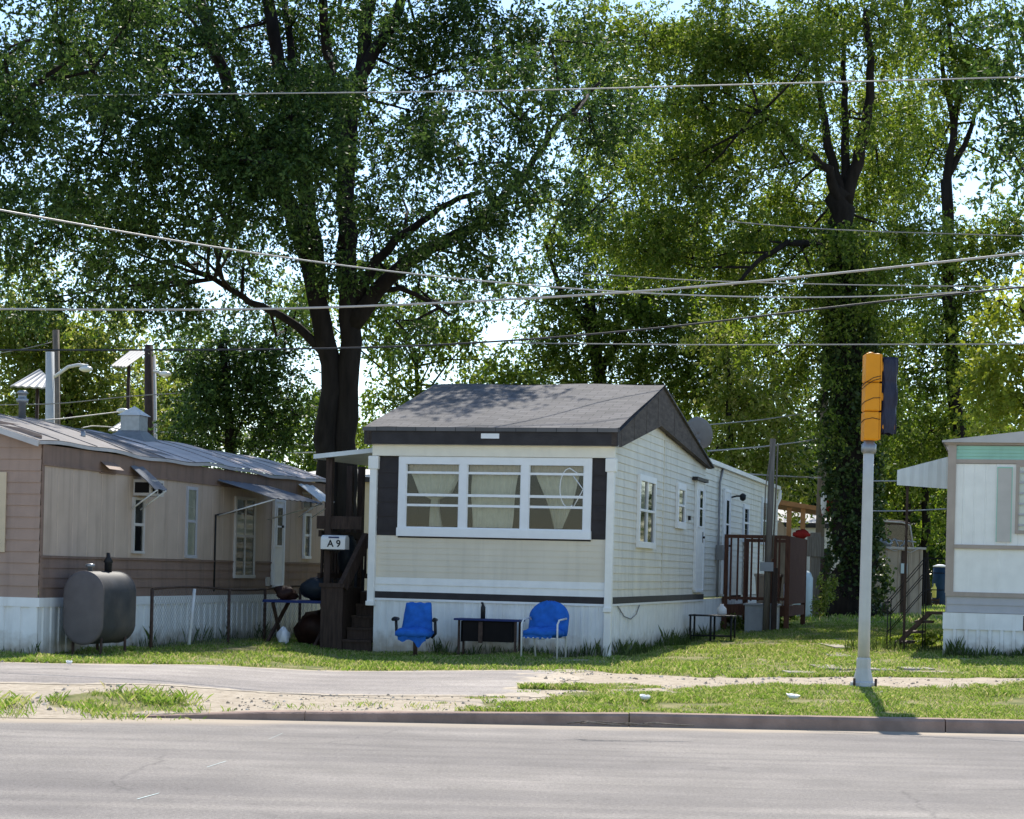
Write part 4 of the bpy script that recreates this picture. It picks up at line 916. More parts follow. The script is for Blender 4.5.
s = MB(); s.wb('F', q[0], q[0]+.012, .03, .036, q[2], q[3]); s.wb('F', q[1]-.012, q[1], .03, .036, q[2], q[3]); s.wb('F', q[0]+.012, q[1]-.012, .03, .036, q[3]-.02, q[3]); s.build('shutter_edge', 'mint', rh)
q = pxwin(RH, 'F', 1019, 1080, 467, 531); f = window(rh, 'F', *q, 0.008, fw=.05, cols=3, proud=.04, split=False, frame='tan_trim')
s = MB()
for i in range(6): z = q[2]+(q[3]-q[2])*(i+.5)/6; s.wb('F', q[0], q[1], .03, .045, z-.015, z+.015)
s.build('louvre', 'lavender', f)
a, z = RH.front(1023, 624); s = MB(); s.wb('F', a, a+.3, .01, .04, z-.1, z+.12); s.build('skirt_vent', 'rusty_iron', rh)
# carport awning on its left
ap = RH.front(897, 480, 1.4)[0]
aw = thing('side_awning', 'white ribbed awning projecting from the left side of the white home', 'awning', RH.world(-.45, 1.4, .3), -TH)
u0 = ap+.45; u1 = .43; fz2 = lambda px, py: RH.front(px, py, 1.4)[1]
zl0, zl1, zr0_, zr1 = fz2(896, 485), fz2(896, 470), fz2(946, 489), fz2(946, 456)
s = MB(); n = 12; vs = []
for i in range(n+1):
    t = i/n; vs += [(u0+(u1-u0)*t, -.012*(i % 2), zl0+(zr0_-zl0)*t), (u0+(u1-u0)*t, -.012*(i % 2), zl1+(zr1-zl1)*t)]
s.add(vs, [(2*i, 2*i+2, 2*i+3, 2*i+1) for i in range(n)]); o = s.build('end_panel', 'awning_white', aw); sm_ = o.modifiers.new('t', 'SOLIDIFY'); sm_.thickness = .012
s = MB(); s.add([(u0, 0.02, zl1), (u1, 0.02, zr1), (u1, 4.5, zr1), (u0, 4.5, zl1), (u0, .02, zl1-.03), (u1, .02, zr1-.03), (u1, 4.5, zr1-.03), (u0, 4.5, zl1-.03)], [(0, 1, 2, 3), (7, 6, 5, 4), (0, 3, 7, 4), (0, 4, 5, 1)]); s.build('roof_sheet', 'awning_white', aw)
s = MB(); s.box(u0+.14, u0+.18, .05, .09, .25, zl1-.03); s.build('post', 'wood_dark', aw)
# steps to its side door
SD = 1.9
z00 = .35; E = RH.front(942, 610, SD)[0]; B0 = RH.front(887, 640, SD)[0]
print('steps', E, B0)
sp = thing('metal_steps', 'rusty metal steps with thin handrails beside the white home', 'steps', RH.world(B0, SD, .3), -TH)
bz = lambda px, py: RH.front(px, py, SD)[1]
L_ = E-B0
z_g = .28; zp_ = bz(930, 612); xt = L_-.26
for i, (x, z) in enumerate(((.55*xt, z_g+(zp_-z_g)*.52), )):
    pass
for k_ in range(3):
    t = (k_+1)/4; x = xt*t; z = z_g+(zp_-z_g)*t+.02; s = MB(); s.box(x-.02, x+.26, 0, .8, z-.03, z); s.build('tread', 'rusty_iron', sp)
s = MB(); s.box(xt, L_+.1, -.02, .85, zp_-.035, zp_); s.build('platform', 'rusty_iron', sp)
for y in (0, .82):
    s = MB(); s.bar((-.05, y, z_g-.05), (xt+.05, y, zp_-.03), .03, .06); s.build('stringer', 'rusty_iron', sp)
    s = MB()
    for dz in (.35, .62, .85): s.tube([(0, y, z_g+dz-.02), (xt*.95, y, zp_+dz), (L_, y, zp_+dz)], .008, 6)
    for x in (0, xt*.95): s.tube([(x, y, z_g-.1), (x, y, (z_g if x == 0 else zp_)+.86)], .010, 6)
    s.tube([(0, y, z_g+.83), (-.08, y, z_g+.78), (-.09, y, z_g+.68), (0, y, z_g+.62)], .011, 6)
    s.build('railing', 'black_iron', sp)

# ------------------------------------------------------------------ traffic signal
P = gp(863, 686, .25); P.z = float(terr(P.x, P.y)); P = gp(863, 686, P.z); print('signal', P)
ts = thing('traffic_signal', 'orange traffic signal head wrapped in black plastic on a pale pole by the kerb', 'traffic signal', (P.x, P.y, P.z), 0, world_z=False)
px_m = FPX/P.y; zt_ = at(870, 441, P.y).z-P.z; lean = (at(869, 441, P.y).x-P.x)/zt_
s = MB(); rz_ = np.linspace(.30, zt_, 6); s.tube([(lean*z, 0, z) for z in rz_], [.068, .066, .064, .062, .060, .058], 20); s.build('pole', 'pole_paint', ts)
s = MB()
oc8 = lambda r, z: [(r*math.cos(t)+lean*z, r*math.sin(t), z) for t in np.linspace(math.pi/8, 2*math.pi+math.pi/8, 9)[:-1]]
prof = [(.15, 0), (.145, .04), (.115, .06), (.082, .20), (.082, .30), (.074, .32)]; vs = []
for r, z in prof: vs += oc8(r, z)
s.add(vs, [(i*8+j, i*8+(j+1) % 8, (i+1)*8+(j+1) % 8, (i+1)*8+j) for i in range(len(prof)-1) for j in range(8)]); s.build('base', 'pole_paint', ts)
for t in (-.12, .12): s = MB(); s.tube([(t, -.12, -.02), (t, -.12, .09)], .015, 6); s.build('bolt', 'rusty_iron', ts)
xh = lean*zt_
s = MB(); s.lathe((xh, 0, zt_-.14), [(.07, 0), (.085, .02), (.085, .10), (.06, .12), (.06, .17)], 16); s.build('collar', 'galvanised', ts)
hz0 = zt_-.01; HH = at(871, 355, P.y).z-P.z-hz0; hw = .088; hx = xh+.012
print('head', HH, zt_)
hd = MB()
for i in range(3):
    z0_ = hz0+.01+i*HH/3; hd.box(hx-hw, hx+hw*.9, -.12, .12, z0_+.002, z0_+HH/3-.002)
s = hd.build('signal_head', 'orange_yellow', ts, .018)
for i in range(3):   # doors and short visors on the right face, under the wrapping
    z0_ = hz0+.01+i*HH/3; zc = z0_+HH/6
    v = MB(); v.box(hx+hw*.9, hx+hw*1.08, -.112, .112, z0_+.012, z0_+HH/3-.012); n = 18; R_ = .105
    ang = [math.pi*(-.12)+(math.pi*1.24)*j/n for j in range(n+1)]
    vs = [(hx+hw*1.08, R_*math.cos(a), zc+R_*math.sin(a)) for a in ang]+[(hx+hw*1.08+.16, R_*math.cos(a), zc+R_*math.sin(a)) for a in ang]
    v.add(vs, [(j, j+1, n+2+j, n+1+j) for j in range(n)], True); v.build('visor', 'orange_yellow', ts)
# black wrapping round the visors
vs = []; n = 28; m = 30; z0_, z1_ = hz0+.09, hz0+HH-.03
for j in range(m+1):
    t = j/m; z = z0_+(z1_-z0_)*t
    bulge = .93+.09*abs(math.sin(t*3*math.pi))
    for i in range(n):
        a = 2*math.pi*i/n; ca, sa = math.cos(a), math.sin(a)
        sx_ = math.copysign(abs(ca)**.5, ca); sy_ = math.copysign(abs(sa)**.5, sa)
        wr = .008*math.sin(i*2.3+4*t)+.006*math.sin(i*4.1+9*t)
        vs.append((hx+hw*1.05+.095+sx_*(.088+wr)*bulge, sy_*(.125+wr)*bulge, z+(.012*math.sin(i*1.9) if j in (0,) else 0)))
s = MB(); s.add(vs, [(j*n+i, j*n+(i+1) % n, (j+1)*n+(i+1) % n, (j+1)*n+i) for j in range(m) for i in range(n)], True); s.f.append(tuple(len(s.v)-n+i for i in range(n))); s.sm.append(False)
s.build('wrapping', 'black_wrap', ts)
for z0_, z1_ in ((.63, .72), (.665, .75), (.45, .5), (.245, .25)):
    a_, b_ = hz0+HH*z0_, hz0+HH*z1_; s = MB(); s.tube([(hx-hw-.006, .1, a_-.02), (hx-hw-.006, -.126, a_), (hx, -.126, (a_+b_)/2+.02), (hx+hw*.95, -.126, b_)], .004, 5); s.build('cord', 'black_iron', ts)
s = MB(); s.lathe((hx-.02, 0, hz0+HH), [(.05, 0), (.045, .02), (.02, .03)], 12); s.build('top_cap', 'orange_yellow', ts)

# ------------------------------------------------------------------ deck on the right of the middle home
d0, _ = MH.side(722, 600); dk_l = 3.2; du = MH.front(787, 600, d0)[0]; print('deck', d0, du)
dk = thing('deck', 'dark stained wooden deck with balusters against the side of the cream home', 'deck', MH.world(0, d0, .22), -TH)
zf = .84; zrl = MH.front(755, 537, d0)[1]; print('rail', zrl)
s = MB()
for i in range(int(dk_l/.15)): s.box(.02, du, i*.15, i*.15+.14, zf-.035, zf)
s.box(.02, du, -.03, -.002, zf-.2, zf+.02); s.box(du+.002, du+.03, 0, dk_l, zf-.2, zf+.01); s.build('floor', 'wood_stain', dk)
for x in (.06, du*.79, du): s = MB(); s.box(x-.05, x+.05, -.09, .0, .15, zrl+.02); s.build('post', 'wood_stain', dk)
for x in (.06, du): s = MB(); s.box(x-.05, x+.05, dk_l-.1, dk_l, .15, zrl+.02); s.build('post', 'wood_stain', dk)
s = MB(); s.box(.02, du, -.10, .0, zrl-.03, zrl+.04); s.build('top_rail', 'wood_stain', dk); s = MB(); s.box(.02, du, -.07, -.03, zf+.12, zf+.18); s.build('bottom_rail', 'wood_stain', dk)
nb = 8
for i in range(nb): x = .1+(du-.2)*(i+.5)/nb; s = MB(); s.box(x-.018, x+.018, -.068, -.032, zf+.1, zrl-.03); s.build('baluster', 'wood_stain', dk)
s = MB()
s.box(du+.005, du+.04, -.02, dk_l, zf+.05, zrl+.03); s.build('side_board', 'wood_stain', dk)
s = MB(); s.box(.1, du, dk_l-.08, dk_l-.04, zrl-.05, zrl+.02); s.build('rear_rail', 'wood_stain', dk)
# things on and around the deck
def simple(name, label, cat, loc, fn, mat, group=None, bevel=.004, rz=-TH):
    s = MB(); fn(s); o = s.build(name, mat, None, bevel); o.location = loc; o.rotation_euler = (0, 0, rz); return tag(o, label, cat, group)
P = MH.world(.75, d0+1.6, zf); bn = simple('storage_bin', 'pale storage bin with cream lid on the deck behind the balusters', 'bin', P, lambda s: (s.add([(-.22, -.18, 0), (.22, -.18, 0), (.22, .18, 0), (-.22, .18, 0), (-.26, -.22, .6), (.26, -.22, .6), (.26, .22, .6), (-.26, .22, .6)], [(3, 2, 1, 0), (0, 1, 5, 4), (1, 2, 6, 5), (2, 3, 7, 6), (3, 0, 4, 7)]), s.box(-.28, .28, -.24, .24, .6, .66)), 'cream_panel')
P = MH.world(1.25, d0+.9, zf); simple('storage_jug', 'small white jug on the deck beside the storage bin', 'jug', P, lambda s: s.lathe((0, 0, 0), [(.09, 0), (.1, .02), (.1, .45), (.05, .53), (.05, .58), (.03, .6)], 14), 'plaster', bevel=0)
P = MH.world(.9, d0-.55, .2); ub = simple('utility_box', 'square grey utility cabinet on the grass beneath the deck', 'utility box', P, lambda s: (s.box(-.32, .32, -.25, .25, 0, .66), s.box(-.35, .35, -.28, .28, .66, .70), s.box(-.26, .26, -.262, -.25, .08, .58)), 'plate_grey')
# low black metal frame steps
P = MH.world(.38, MH.side(700, 630, .3)[0], .2)
fs = thing('metal_bench', 'low black metal frame bench against the white skirt near the deck', 'bench', P, -TH, world_z=False)
s = MB(); s.box(-.25, .55, -.28, .25, .50, .525); s.build('seat', 'black_iron', fs)
for x in (-.22, .15, .52):
    for y in (-.25, .22): s = MB(); s.tube([(x, y, 0), (x, y, .53)], .02, 6); s.build('leg', 'black_iron', fs)
s = MB(); s.tube([(-.22, -.25, .15), (.52, -.25, .15)], .012, 6); s.tube([(-.22, .22, .15), (.52, .22, .15)], .012, 6); s.build('stretcher', 'black_iron', fs)
P = fs.location+Vector((.32, .1, .525)); simple('plastic_jug', 'small white jug lying on the black metal bench', 'jug', P, lambda s: s.lathe((0, 0, 0), [(.07, 0), (.09, .03), (.08, .12), (.03, .17), (.03, .2)], 12), 'plaster', bevel=0)
# propane tank beyond the deck
P = at(802, 612, 50); P.z = .35
pt = thing('propane_tank', 'tall pale blue gas tank standing behind the deck', 'gas tank', P, 0, world_z=False)
r_ = .26; ztk = at(806, 570, P.y).z-P.z
s = MB(); s.lathe((0, 0, .05), [(r_*.8, 0), (r_, .08), (r_, ztk-.25), (r_*.8, ztk-.12), (r_*.4, ztk-.06)], 20); s.build('tank', 'tank_white', pt); s = MB(); s.lathe((0, 0, ztk-.06), [(.09, 0), (.09, .12)], 12); s.build('valve_collar', 'galvanised', pt); s = MB(); s.lathe((0, 0, 0), [(r_*.9, 0), (r_*.9, .09)], 16); s.build('foot_ring', 'galvanised', pt)
# second, horizontal white tank below the deck seen between the posts
P = MH.world(.9, d0+6.2, .28); 
# weathered pole before the deck with meter box
P = MH.world(1.02, d0-.9, .2); 
up = thing('utility_pole', 'short weathered wooden pole with meter box in front of the deck', 'utility pole', P, 0, world_z=False)
zt_ = at(742, 438, P.y).z-P.z; 
s = MB(); s.tube([(0, 0, -.1), (.02, 0, zt_*.5), (.05, 0, zt_)], [.07, .065, .058], 10); s.build('post', 'wood_grey', up)
s = MB(); z_ = at(738, 566, P.y).z-P.z; s.box(-.15, .1, -.17, -.07, z_-.09, z_+.09); s.build('meter_box', 'plate_grey', up)
s = MB(); s.box(.1, .2, -.1, .0, .0, z_-.02); s.build('side_board', 'wood_dark', up)
s = MB(); s.tube([(.10, -.02, zt_*.4), (.14, -.02, zt_*.8), (.15, 0, zt_-.1)], .018, 6); s.tube([(-.09, -.05, z_+.1), (-.08, -.05, zt_*.75), (.03, -.09, zt_)], .012, 6); s.build('conduit', 'wood_grey', up)
# pole with red cloth
P = gp(820, 610, .42); P = at(820, 606, 54); P.z = float(terr(P.x, P.y)); rp = thing('utility_pole', 'tall pale utility pole wrapped with red and white cloth beside the ivy covered trunk', 'utility pole', P, 0, world_z=False)
zt_ = at(822, 330, 54).z-P.z; zc = at(822, 550, 54).z-P.z
s = MB(); s.tube([(.06, 0, -.1), (.08, 0, zc)], .20, 10); s.build('lower_post', 'wood_dark', rp); s = MB(); s.tube([(-.05, .05, zc-1), (0, .05, zt_)], [.13, .10], 10); s.build('post', 'wood_grey', rp)
z_ = at(822, 505, 54).z-P.z; s = MB(); s.blob((.1, -.22, z_), (.17, .1, .33), 4, .25); s.build('red_cloth', 'red_cloth', rp); s = MB(); s.blob((.0, -.24, z_+.05), (.08, .08, .38), 6, .2); s.build('white_cloth', 'plaster', rp)
# gray fence post and orange frame
def px_thing_box(name, label, cat, px0, px1, py0, py1, D, depth, mat, rz=0, group=None, extra=None):
    a = at((px0+px1)/2, (py0+py1)/2, D); w_ = (px1-px0)*D/FPX; h = (py1-py0)*D/FPX; zg = min(a.z-h/2, a.z+h/2)
    t = thing(name, label, cat, (a.x, D, zg), rz, group, world_z=False)
    return t, w_, h
P = at(814, 600, 50); P.z = float(terr(P.x, P.y)); gpst = simple('meter_post', 'weathered grey wooden meter post beside the pale gas tank', 'post', P, lambda s: (s.box(-.12, .12, -.09, .09, -.1, 2.1), s.box(-.22, .2, -.13, -.09, 1.5, 2.0)), 'wood_grey', rz=0)

# ------------------------------------------------------------------ homes and sheds further back
def back_home(name, label, P, wd, dp, h, wall, roof, wins, rz=-TH, door_=None):
    t = thing(name, label, 'house', P, rz, None, world_z=False)
    s = MB(); s.box(-wd/2, wd/2, 0, dp, -.2, h); s.build('wall', wall, t)
    s = MB(); s.add([(-wd/2-.15, -.15, h), (wd/2+.15, -.15, h), (wd/2+.15, dp+.15, h), (-wd/2-.15, dp+.15, h), (-wd/2-.15, dp/2, h+.5), (wd/2+.15, dp/2, h+.5)], [(3, 2, 1, 0), (0, 1, 5, 4), (2, 3, 4, 5), (1, 2, 5), (3, 0, 4)]); s.build('roof', roof, t)
    s = MB(); s.box(-wd/2-.16, wd/2+.16, -.19, -.152, h-.12, h+.03); s.build('fascia', 'dark_trim', t)
    for (a, b, c, d) in wins:
        s = MB(); s.box(a, b, -.03, -.001, c, d); wn = s.build('window', 'white_frame', t); s = MB(); s.box(a+.06, b-.06, -.036, -.031, c+.06, d-.06); s.build('pane', 'interior', wn)
    return t
P = at(790, 600, 62); P.z = float(terr(P.x, P.y)); h_ = at(812, 524, 62).z-P.z
back_home('house', 'white single storey home with dark eave behind the deck and ivy covered tree', P, 3.3, 3.5, h_, 'far_wall', 'roof_metal_light', [(.55, 1.0, 1.0, 1.9)], rz=0)
P = at(778, 600, 57); P.z = float(terr(P.x, P.y)); z0_ = at(778, 540, 57).z-P.z; z1_ = at(778, 520, 57).z-P.z
st = thing('garden_shed', 'tiny grey shed with pointed roof behind the deck railing', 'shed', P, 0, world_z=False)
s = MB(); s.box(-.35, .35, 0, .7, -.1, z0_); s.build('wall', 'wood_grey', st); s = MB(); s.prism([(-.45, -.05, z0_-.05), (.45, -.05, z0_-.05), (0, -.05, z1_)], (0, .8, 0)); s.build('roof', 'tan_shed', st)
P = at(790, 600, 55); P.z = float(terr(P.x, P.y)); fz3 = lambda py: at(790, py, 55).z-P.z
of = thing('timber_frame', 'new orange timber porch frame with flat roof behind the deck', 'porch frame', P, 0, world_z=False)
for x in (-.08, .30): s = MB(); s.box(x-.06, x+.06, -.06, .06, 0, fz3(508)); s.build('post', 'wood_new', of)
s = MB(); s.add([(-.62, -.2, fz3(499)), (1.1, -.2, fz3(508)), (1.1, 2.5, fz3(508)), (-.62, 2.5, fz3(499)), (-.62, -.2, fz3(504)), (1.1, -.2, fz3(512)), (1.1, 2.5, fz3(512)), (-.62, 2.5, fz3(504))], [(0, 1, 2, 3), (7, 6, 5, 4), (0, 4, 5, 1), (1, 5, 6, 2), (3, 7, 4, 0)]); s.build('roof', 'wood_new', of)
s = MB(); s.blob((.26, -.1, fz3(534)), (.2, .08, .10), 5, .35); o = s.build('red_cloth', 'red_cloth', of)
# white home seen through the porch, gap left of the home
P = at(352, 600, 60); P.z = float(terr(P.x, P.y)); h_ = at(352, 478, 60).z-P.z
back_home('house', 'cream home with pale roof seen through the porch posts', P, 4.5, 9, h_, 'cream_panel', 'roof_metal_light', [(-.5, .1, 1.2, 2.2), (.7, 1.3, 1.2, 2.2)], rz=-TH)
# tan shed
P = at(900, 600, 47); P.z = .40; P = gp(899, 617, .40); print('shed', P)
SF = Frame((P.x, P.y), TH); 
sh_ = thing('storage_shed', 'tan ribbed metal shed with junk on its flat roof beyond the metal steps', 'shed', P, 0, world_z=False)
k_ = P.y/FPX; hw = 29*k_; hh_ = at(900, 549, P.y).z-P.z
s = MB(); s.ribs('F', -1.2, .62, -.05, hh_, .26, .02, 0, .25); s.box(-1.2, .62, .03, 2.2, -.05, hh_-.01); s.ribs('R', 0, 2.2, -.05, hh_, .26, .02, .622); s.build('wall', 'tan_shed', sh_)
s = MB(); s.box(-1.26, .70, -.08, 2.3, hh_, hh_+.06); s.build('roof', 'tan_panel', sh_)
x_ = 8*k_; s = MB(); s.box(.03, .13, -.05, -.024, 0, hh_-.05); s.build('door_gap', 'rusty_iron', sh_)
s = MB(); s.box(.0, .18, -.09, -.052, hh_-.68, hh_-.40); s.build('meter', 'tank_white', sh_)
s = MB(); s.box(-1.2, -.9, -.06, -.03, .2, hh_-.45); s.build('door', 'tan_panel', sh_)
s = MB(); rnd = random.Random(4)
for i in range(16):
    a = Vector((rnd.uniform(-1.0, .2), rnd.uniform(.0, .8), .02)); b = a+Vector((rnd.uniform(-.5, .6), rnd.uniform(-.3, .3), rnd.uniform(.0, .26))); s.tube([a, (a+b)/2+Vector((0, 0, .1)), b], rnd.uniform(.012, .03), 5)
s.blob((-.5, .3, .1), (.35, .3, .13), 4, .3)
o = tag(s.build('scrap_pile', 'galvanised'), 'tangled grey scrap piled on the tan shed roof', 'scrap'); o.location = (P.x, P.y, P.z+hh_+.06)
s = MB(); s.tube([(-.5, -.1, .0), (-.2, -.12, -.12), (.0, -.12, -.06), (.25, -.12, -.16), (.55, -.12, .0)], .014, 5); o = tag(s.build('cable', 'cable_light'), 'loose pale cable drooping over the tan shed roof edge', 'cable'); o.location = (P.x, P.y, P.z+hh_+.06)
# blue barrel and jug behind the steps
P = gp(938, 607, .42); 
bb = thing('blue_barrel', 'dark blue barrel standing behind the metal steps', 'barrel', P, 0, world_z=False)
hb = at(938, 567, P.y).z-P.z; s = MB(); s.lathe((.05, 0, 0), [(.26, 0), (.28, .1), (.3, hb*.3), (.28, hb*.33), (.3, hb*.66), (.28, hb*.7), (.27, hb)], 18); s.build('drum', 'blue_plastic', bb)
s = MB(); s.lathe((.05, 0, hb), [(.28, 0), (.28, .04), (.1, .1)], 18); s.build('lid', 'plaster', bb)
P2 = P+Vector((-.24, -.4, .35)); simple('yellow_bottle', 'tall pale yellow bottle in front of the dark blue barrel', 'bottle', P2, lambda s: s.lathe((0, 0, 0), [(.07, 0), (.08, .03), (.08, .4), (.03, .5), (.03, .56)], 12), 'yellow_plastic', bevel=0)
simple('crate', 'low dark crate supporting the pale yellow bottle', 'crate', P2-Vector((0, 0, .37)), lambda s: [s.box(-.2, .2, -.15, .15, i*.12, i*.12+.09) for i in range(3)]+[s.box(-.2, -.17, -.16, .16, 0, .37), s.box(.17, .2, -.16, .16, 0, .37)], 'wood_dark')
# parked van roof behind the shed
P = at(889, 600, 66); P.z = float(terr(P.x, P.y)); van = thing('parked_van', 'dark van with pale rounded windscreen frame behind the tan shed', 'van', P, R(12), world_z=False)
zt_ = at(889, 520, 66).z-P.z; s = MB()
sec = [(-.95, .3), (.95, .3), (.98, 1.0), (.9, zt_*.62), (.72, zt_-.08), (.4, zt_), (-.4, zt_+.02), (-.72, zt_-.06), (-.9, zt_*.62), (-.98, 1.0)]
s.prism([(x, 0, z) for x, z in sec], (0, 4.2, 0)); s.build('body', 'rusty_iron', van, .04)
s = MB(); s.tube([(.82, -.03, zt_*.64), (.66, -.03, zt_-.16), (.38, -.03, zt_-.07), (-.38, -.03, zt_-.05), (-.66, -.03, zt_-.14), (-.82, -.03, zt_*.64), (.82, -.03, zt_*.64)], .03, 6); s.build('windscreen_frame', 'plate_grey', van)
s = MB(); s.add([(-.78, -.02, zt_*.66), (.78, -.02, zt_*.66), (.62, -.02, zt_-.16), (-.62, -.02, zt_-.14)], [(0, 1, 2, 3)]); s.build('windscreen', 'glass', van)
for x in (-.85, .85):
    for y in (.7, 3.5): s = MB(); s.tube([(x-.1, y, .33), (x+.1, y, .33)], .33, 18); s.build('wheel', 'black_plastic', van)

# ------------------------------------------------------------------ street furniture behind the left home
def lamp_pole(label, px, pyb, pyt, D, r, mat, arms, base_z=None, lab2=None):
    P = at(px, 600, D); P.z = float(terr(P.x, P.y)); top = at(px, pyt, D); t = thing('street_lamp', label, 'street lamp', P, 0, world_z=False)
    s = MB(); s.tube([(0, 0, -.1), (top.x-P.x, 0, top.z-P.z)], [r*1.15, r*.9], 12); s.build('pole', mat, t)
    for (pts, hd_) in arms:
        q = [at(a, b, D)-P for a, b in pts]; s = MB(); s.tube(q, .05, 8); s.build('arm', 'white_metal', t)
        hx_ = at(*hd_, D)-P; s = MB(); s.blob(hx_, (.2, .12, .09), 2, .03); s.build('lamp_head', 'glow_glass', t)
    return t, P
t1, P1 = lamp_pole('white painted lamp pole with a curved arm above the pink home', 50, 420, 352, 58, .14, 'pole_paint', [([(52, 378), (60, 373), (68, 367), (78, 365), (88, 366)], (86, 369))])
t2, P2_ = lamp_pole('dark wooden pole carrying a small white lamp near the chimney', 149, 430, 345, 62, .15, 'wood_dark', [([(147, 418), (138, 416), (131, 411)], (123, 411)), ([(149, 371), (158, 372), (168, 376)], (165, 374))])
P = at(157, 600, 63); P.z = float(terr(P.x, P.y)); tp_ = at(153, 355, 63); s = MB(); s.tube([(0, 0, 0), (tp_.x-P.x, 0, tp_.z-P.z)], .09, 8); o = tag(s.build('white_pole', 'pole_paint'), 'thin white pole right beside the dark wooden lamp pole', 'pole'); o.location = P
P = at(58, 600, 60); P.z = float(terr(P.x, P.y)); tp_ = at(56, 330, 60); s = MB(); s.tube([(0, 0, 0), (tp_.x-P.x, 0, tp_.z-P.z)], [.12, .1], 8); o = tag(s.build('utility_pole', 'wood_grey'), 'brown wooden utility pole just behind the white lamp pole', 'utility pole'); o.location = P
def panel(label, pts, D, pole_px):
    c = at(sum(p[0] for p in pts)/4, sum(p[1] for p in pts)/4, D); t = thing('metal_canopy', label, 'canopy', (c.x, D, .4), 0, world_z=False)
    offs = (-.6, -.6, .8, .8)   # the sheet slopes back
    q = [at(px, py, D+o_)-Vector((c.x, D, .4)) for (px, py), o_ in zip(pts, offs)]
    s = MB(); n = 10; vs = []
    for i in range(n+1):
        t_ = i/n; a = q[0].lerp(q[1], t_); b = q[3].lerp(q[2], t_); dz = Vector((0, 0, .03*(i % 2))); vs += [a+dz, b+dz]
    s.add(vs, [(2*i, 2*i+2, 2*i+3, 2*i+1) for i in range(n)]); o = s.build('sheet', 'plate_grey', t); m_ = o.modifiers.new('t', 'SOLIDIFY'); m_.thickness = .05
    s = MB(); s.tube([(0, .1, 0), (0, .1, q[0].lerp(q[2], .5).z)], .06, 8); s.build('post', 'wood_dark', t)
    return t
panel('ribbed grey metal canopy left of the white lamp pole', [(10, 386), (50, 388), (49, 378), (39, 369)], 64, 40)
panel('grey metal canopy high beside the dark wooden pole', [(110, 366), (126, 367), (147, 352), (131, 350)], 66, 130)
panel('low grey metal canopy behind the chimney', [(108, 430), (134, 434), (136, 420), (130, 416)], 60, 125)

# ------------------------------------------------------------------ overhead wires
def wire(label, pts, D0, D1, r, mat, gr='overhead wires above the homes'):
    n = len(pts); q = []
    xs_ = [p[0] for p in pts]
    ext = [(pts[0][0]-260, pts[0][1]+(pts[0][1]-pts[1][1])/(pts[0][0]-pts[1][0])*-260)] if pts[0][0] <= 5 else []
    pts = ext+list(pts)
    if pts[-1][0] >= 1020: sl = (pts[-1][1]-pts[-2][1])/(pts[-1][0]-pts[-2][0]); pts.append((pts[-1][0]+260, pts[-1][1]+260*sl))
    x0_, x1_ = pts[0][0], pts[-1][0]
    # smooth through the points
    px = np.linspace(x0_, x1_, 46); xs_ = [p[0] for p in pts]; ys_ = [p[1] for p in pts]
    py = np.interp(px, xs_, ys_)
    for _ in range(5): py[1:-1] = (py[:-2]+2*py[1:-1]+py[2:])/4
    P_ = [at(a, b, D0+(D1-D0)*(a-x0_)/(x1_-x0_)) for a, b in zip(px, py)]
    c = P_[0].copy(); s = MB(); s.tube([p-c for p in P_], r, 6); o = tag(s.build('overhead_wire', mat), label, 'wire', gr); o.location = c
wire('thin pale wire crossing high through both tree crowns', [(0, 96), (512, 91), (760, 84), (1024, 77)], 36, 36, .013, 'cable_light')
wire('pale twisted cable sloping down from the upper left edge', [(0, 210), (100, 228), (200, 245), (300, 260), (400, 273), (512, 284), (600, 291), (700, 296), (800, 298), (900, 296), (960, 292)], 22, 38, .013, 'cable_light')
wire('thick grey cable rising to the right above the roof', [(0, 309), (120, 310), (300, 309), (420, 304), (540, 298), (620, 293), (700, 287), (860, 271), (1024, 253)], 27, 22, .014, 'cable_light')
wire('dark wire sagging from left then rising to the right', [(0, 350), (200, 350), (380, 348), (512, 341), (600, 334), (700, 324), (800, 311), (900, 299), (1024, 287)], 32, 28, .015, 'cable_black')
wire('thin level dark wire just above the signal head', [(512, 343), (700, 345), (1024, 344)], 36, 36, .012, 'cable_grey')
wire('thin wire running right from mid crown', [(560, 272), (700, 281), (850, 285), (1024, 287)], 40, 40, .012, 'cable_grey')
wire('short thin wire below the right tree fork', [(725, 221), (790, 227), (860, 231), (1024, 236)], 44, 44, .013, 'cable_grey')
wire('lower drop wire rising past the weathered pole', [(708, 451), (760, 447), (800, 442), (822, 438)], 40, 52, .018, 'cable_grey')
wire('drop wire from the rear eave to the cloth wrapped pole', [(748, 474), (780, 476), (822, 478)], 46, 54, .02, 'cable_grey')
wire('faint drop wire behind the satellite dish', [(705, 425), (760, 420), (822, 411)], 42, 54, .014, 'cable_grey')
wire('pale wire passing behind the signal pole to the awning', [(868, 481), (905, 481), (950, 480)], 46, 44, .018, 'cable_light')
wire('lower wire passing behind the signal pole to the white home', [(868, 511), (905, 511), (946, 509)], 44, 42, .016, 'cable_light')
wire('faint lower wire above the pink home roof', [(0, 405), (60, 404), (130, 396), (200, 392)], 56, 56, .016, 'cable_grey')
wire('pale wire reaching the small white lamp from the left', [(20, 421), (60, 419), (118, 412)], 56, 61, .02, 'cable_light')
wire('faint wire behind the roof ridge of the pink home', [(160, 432), (230, 436), (310, 446)], 60, 60, .02, 'cable_light')
wire('pale wire behind the far roof of the pink home', [(240, 447), (290, 453), (330, 452)], 62, 58, .022, 'cable_light')
wire('loose pale wire lying above the ridge of the pink home', [(82, 428), (92, 426), (110, 427), (140, 434)], 58, 60, .02, 'cable_light')
wire('thin wire crossing the foliage left of the white lamp pole', [(0, 353), (30, 348), (52, 342)], 57, 60, .014, 'cable_grey')
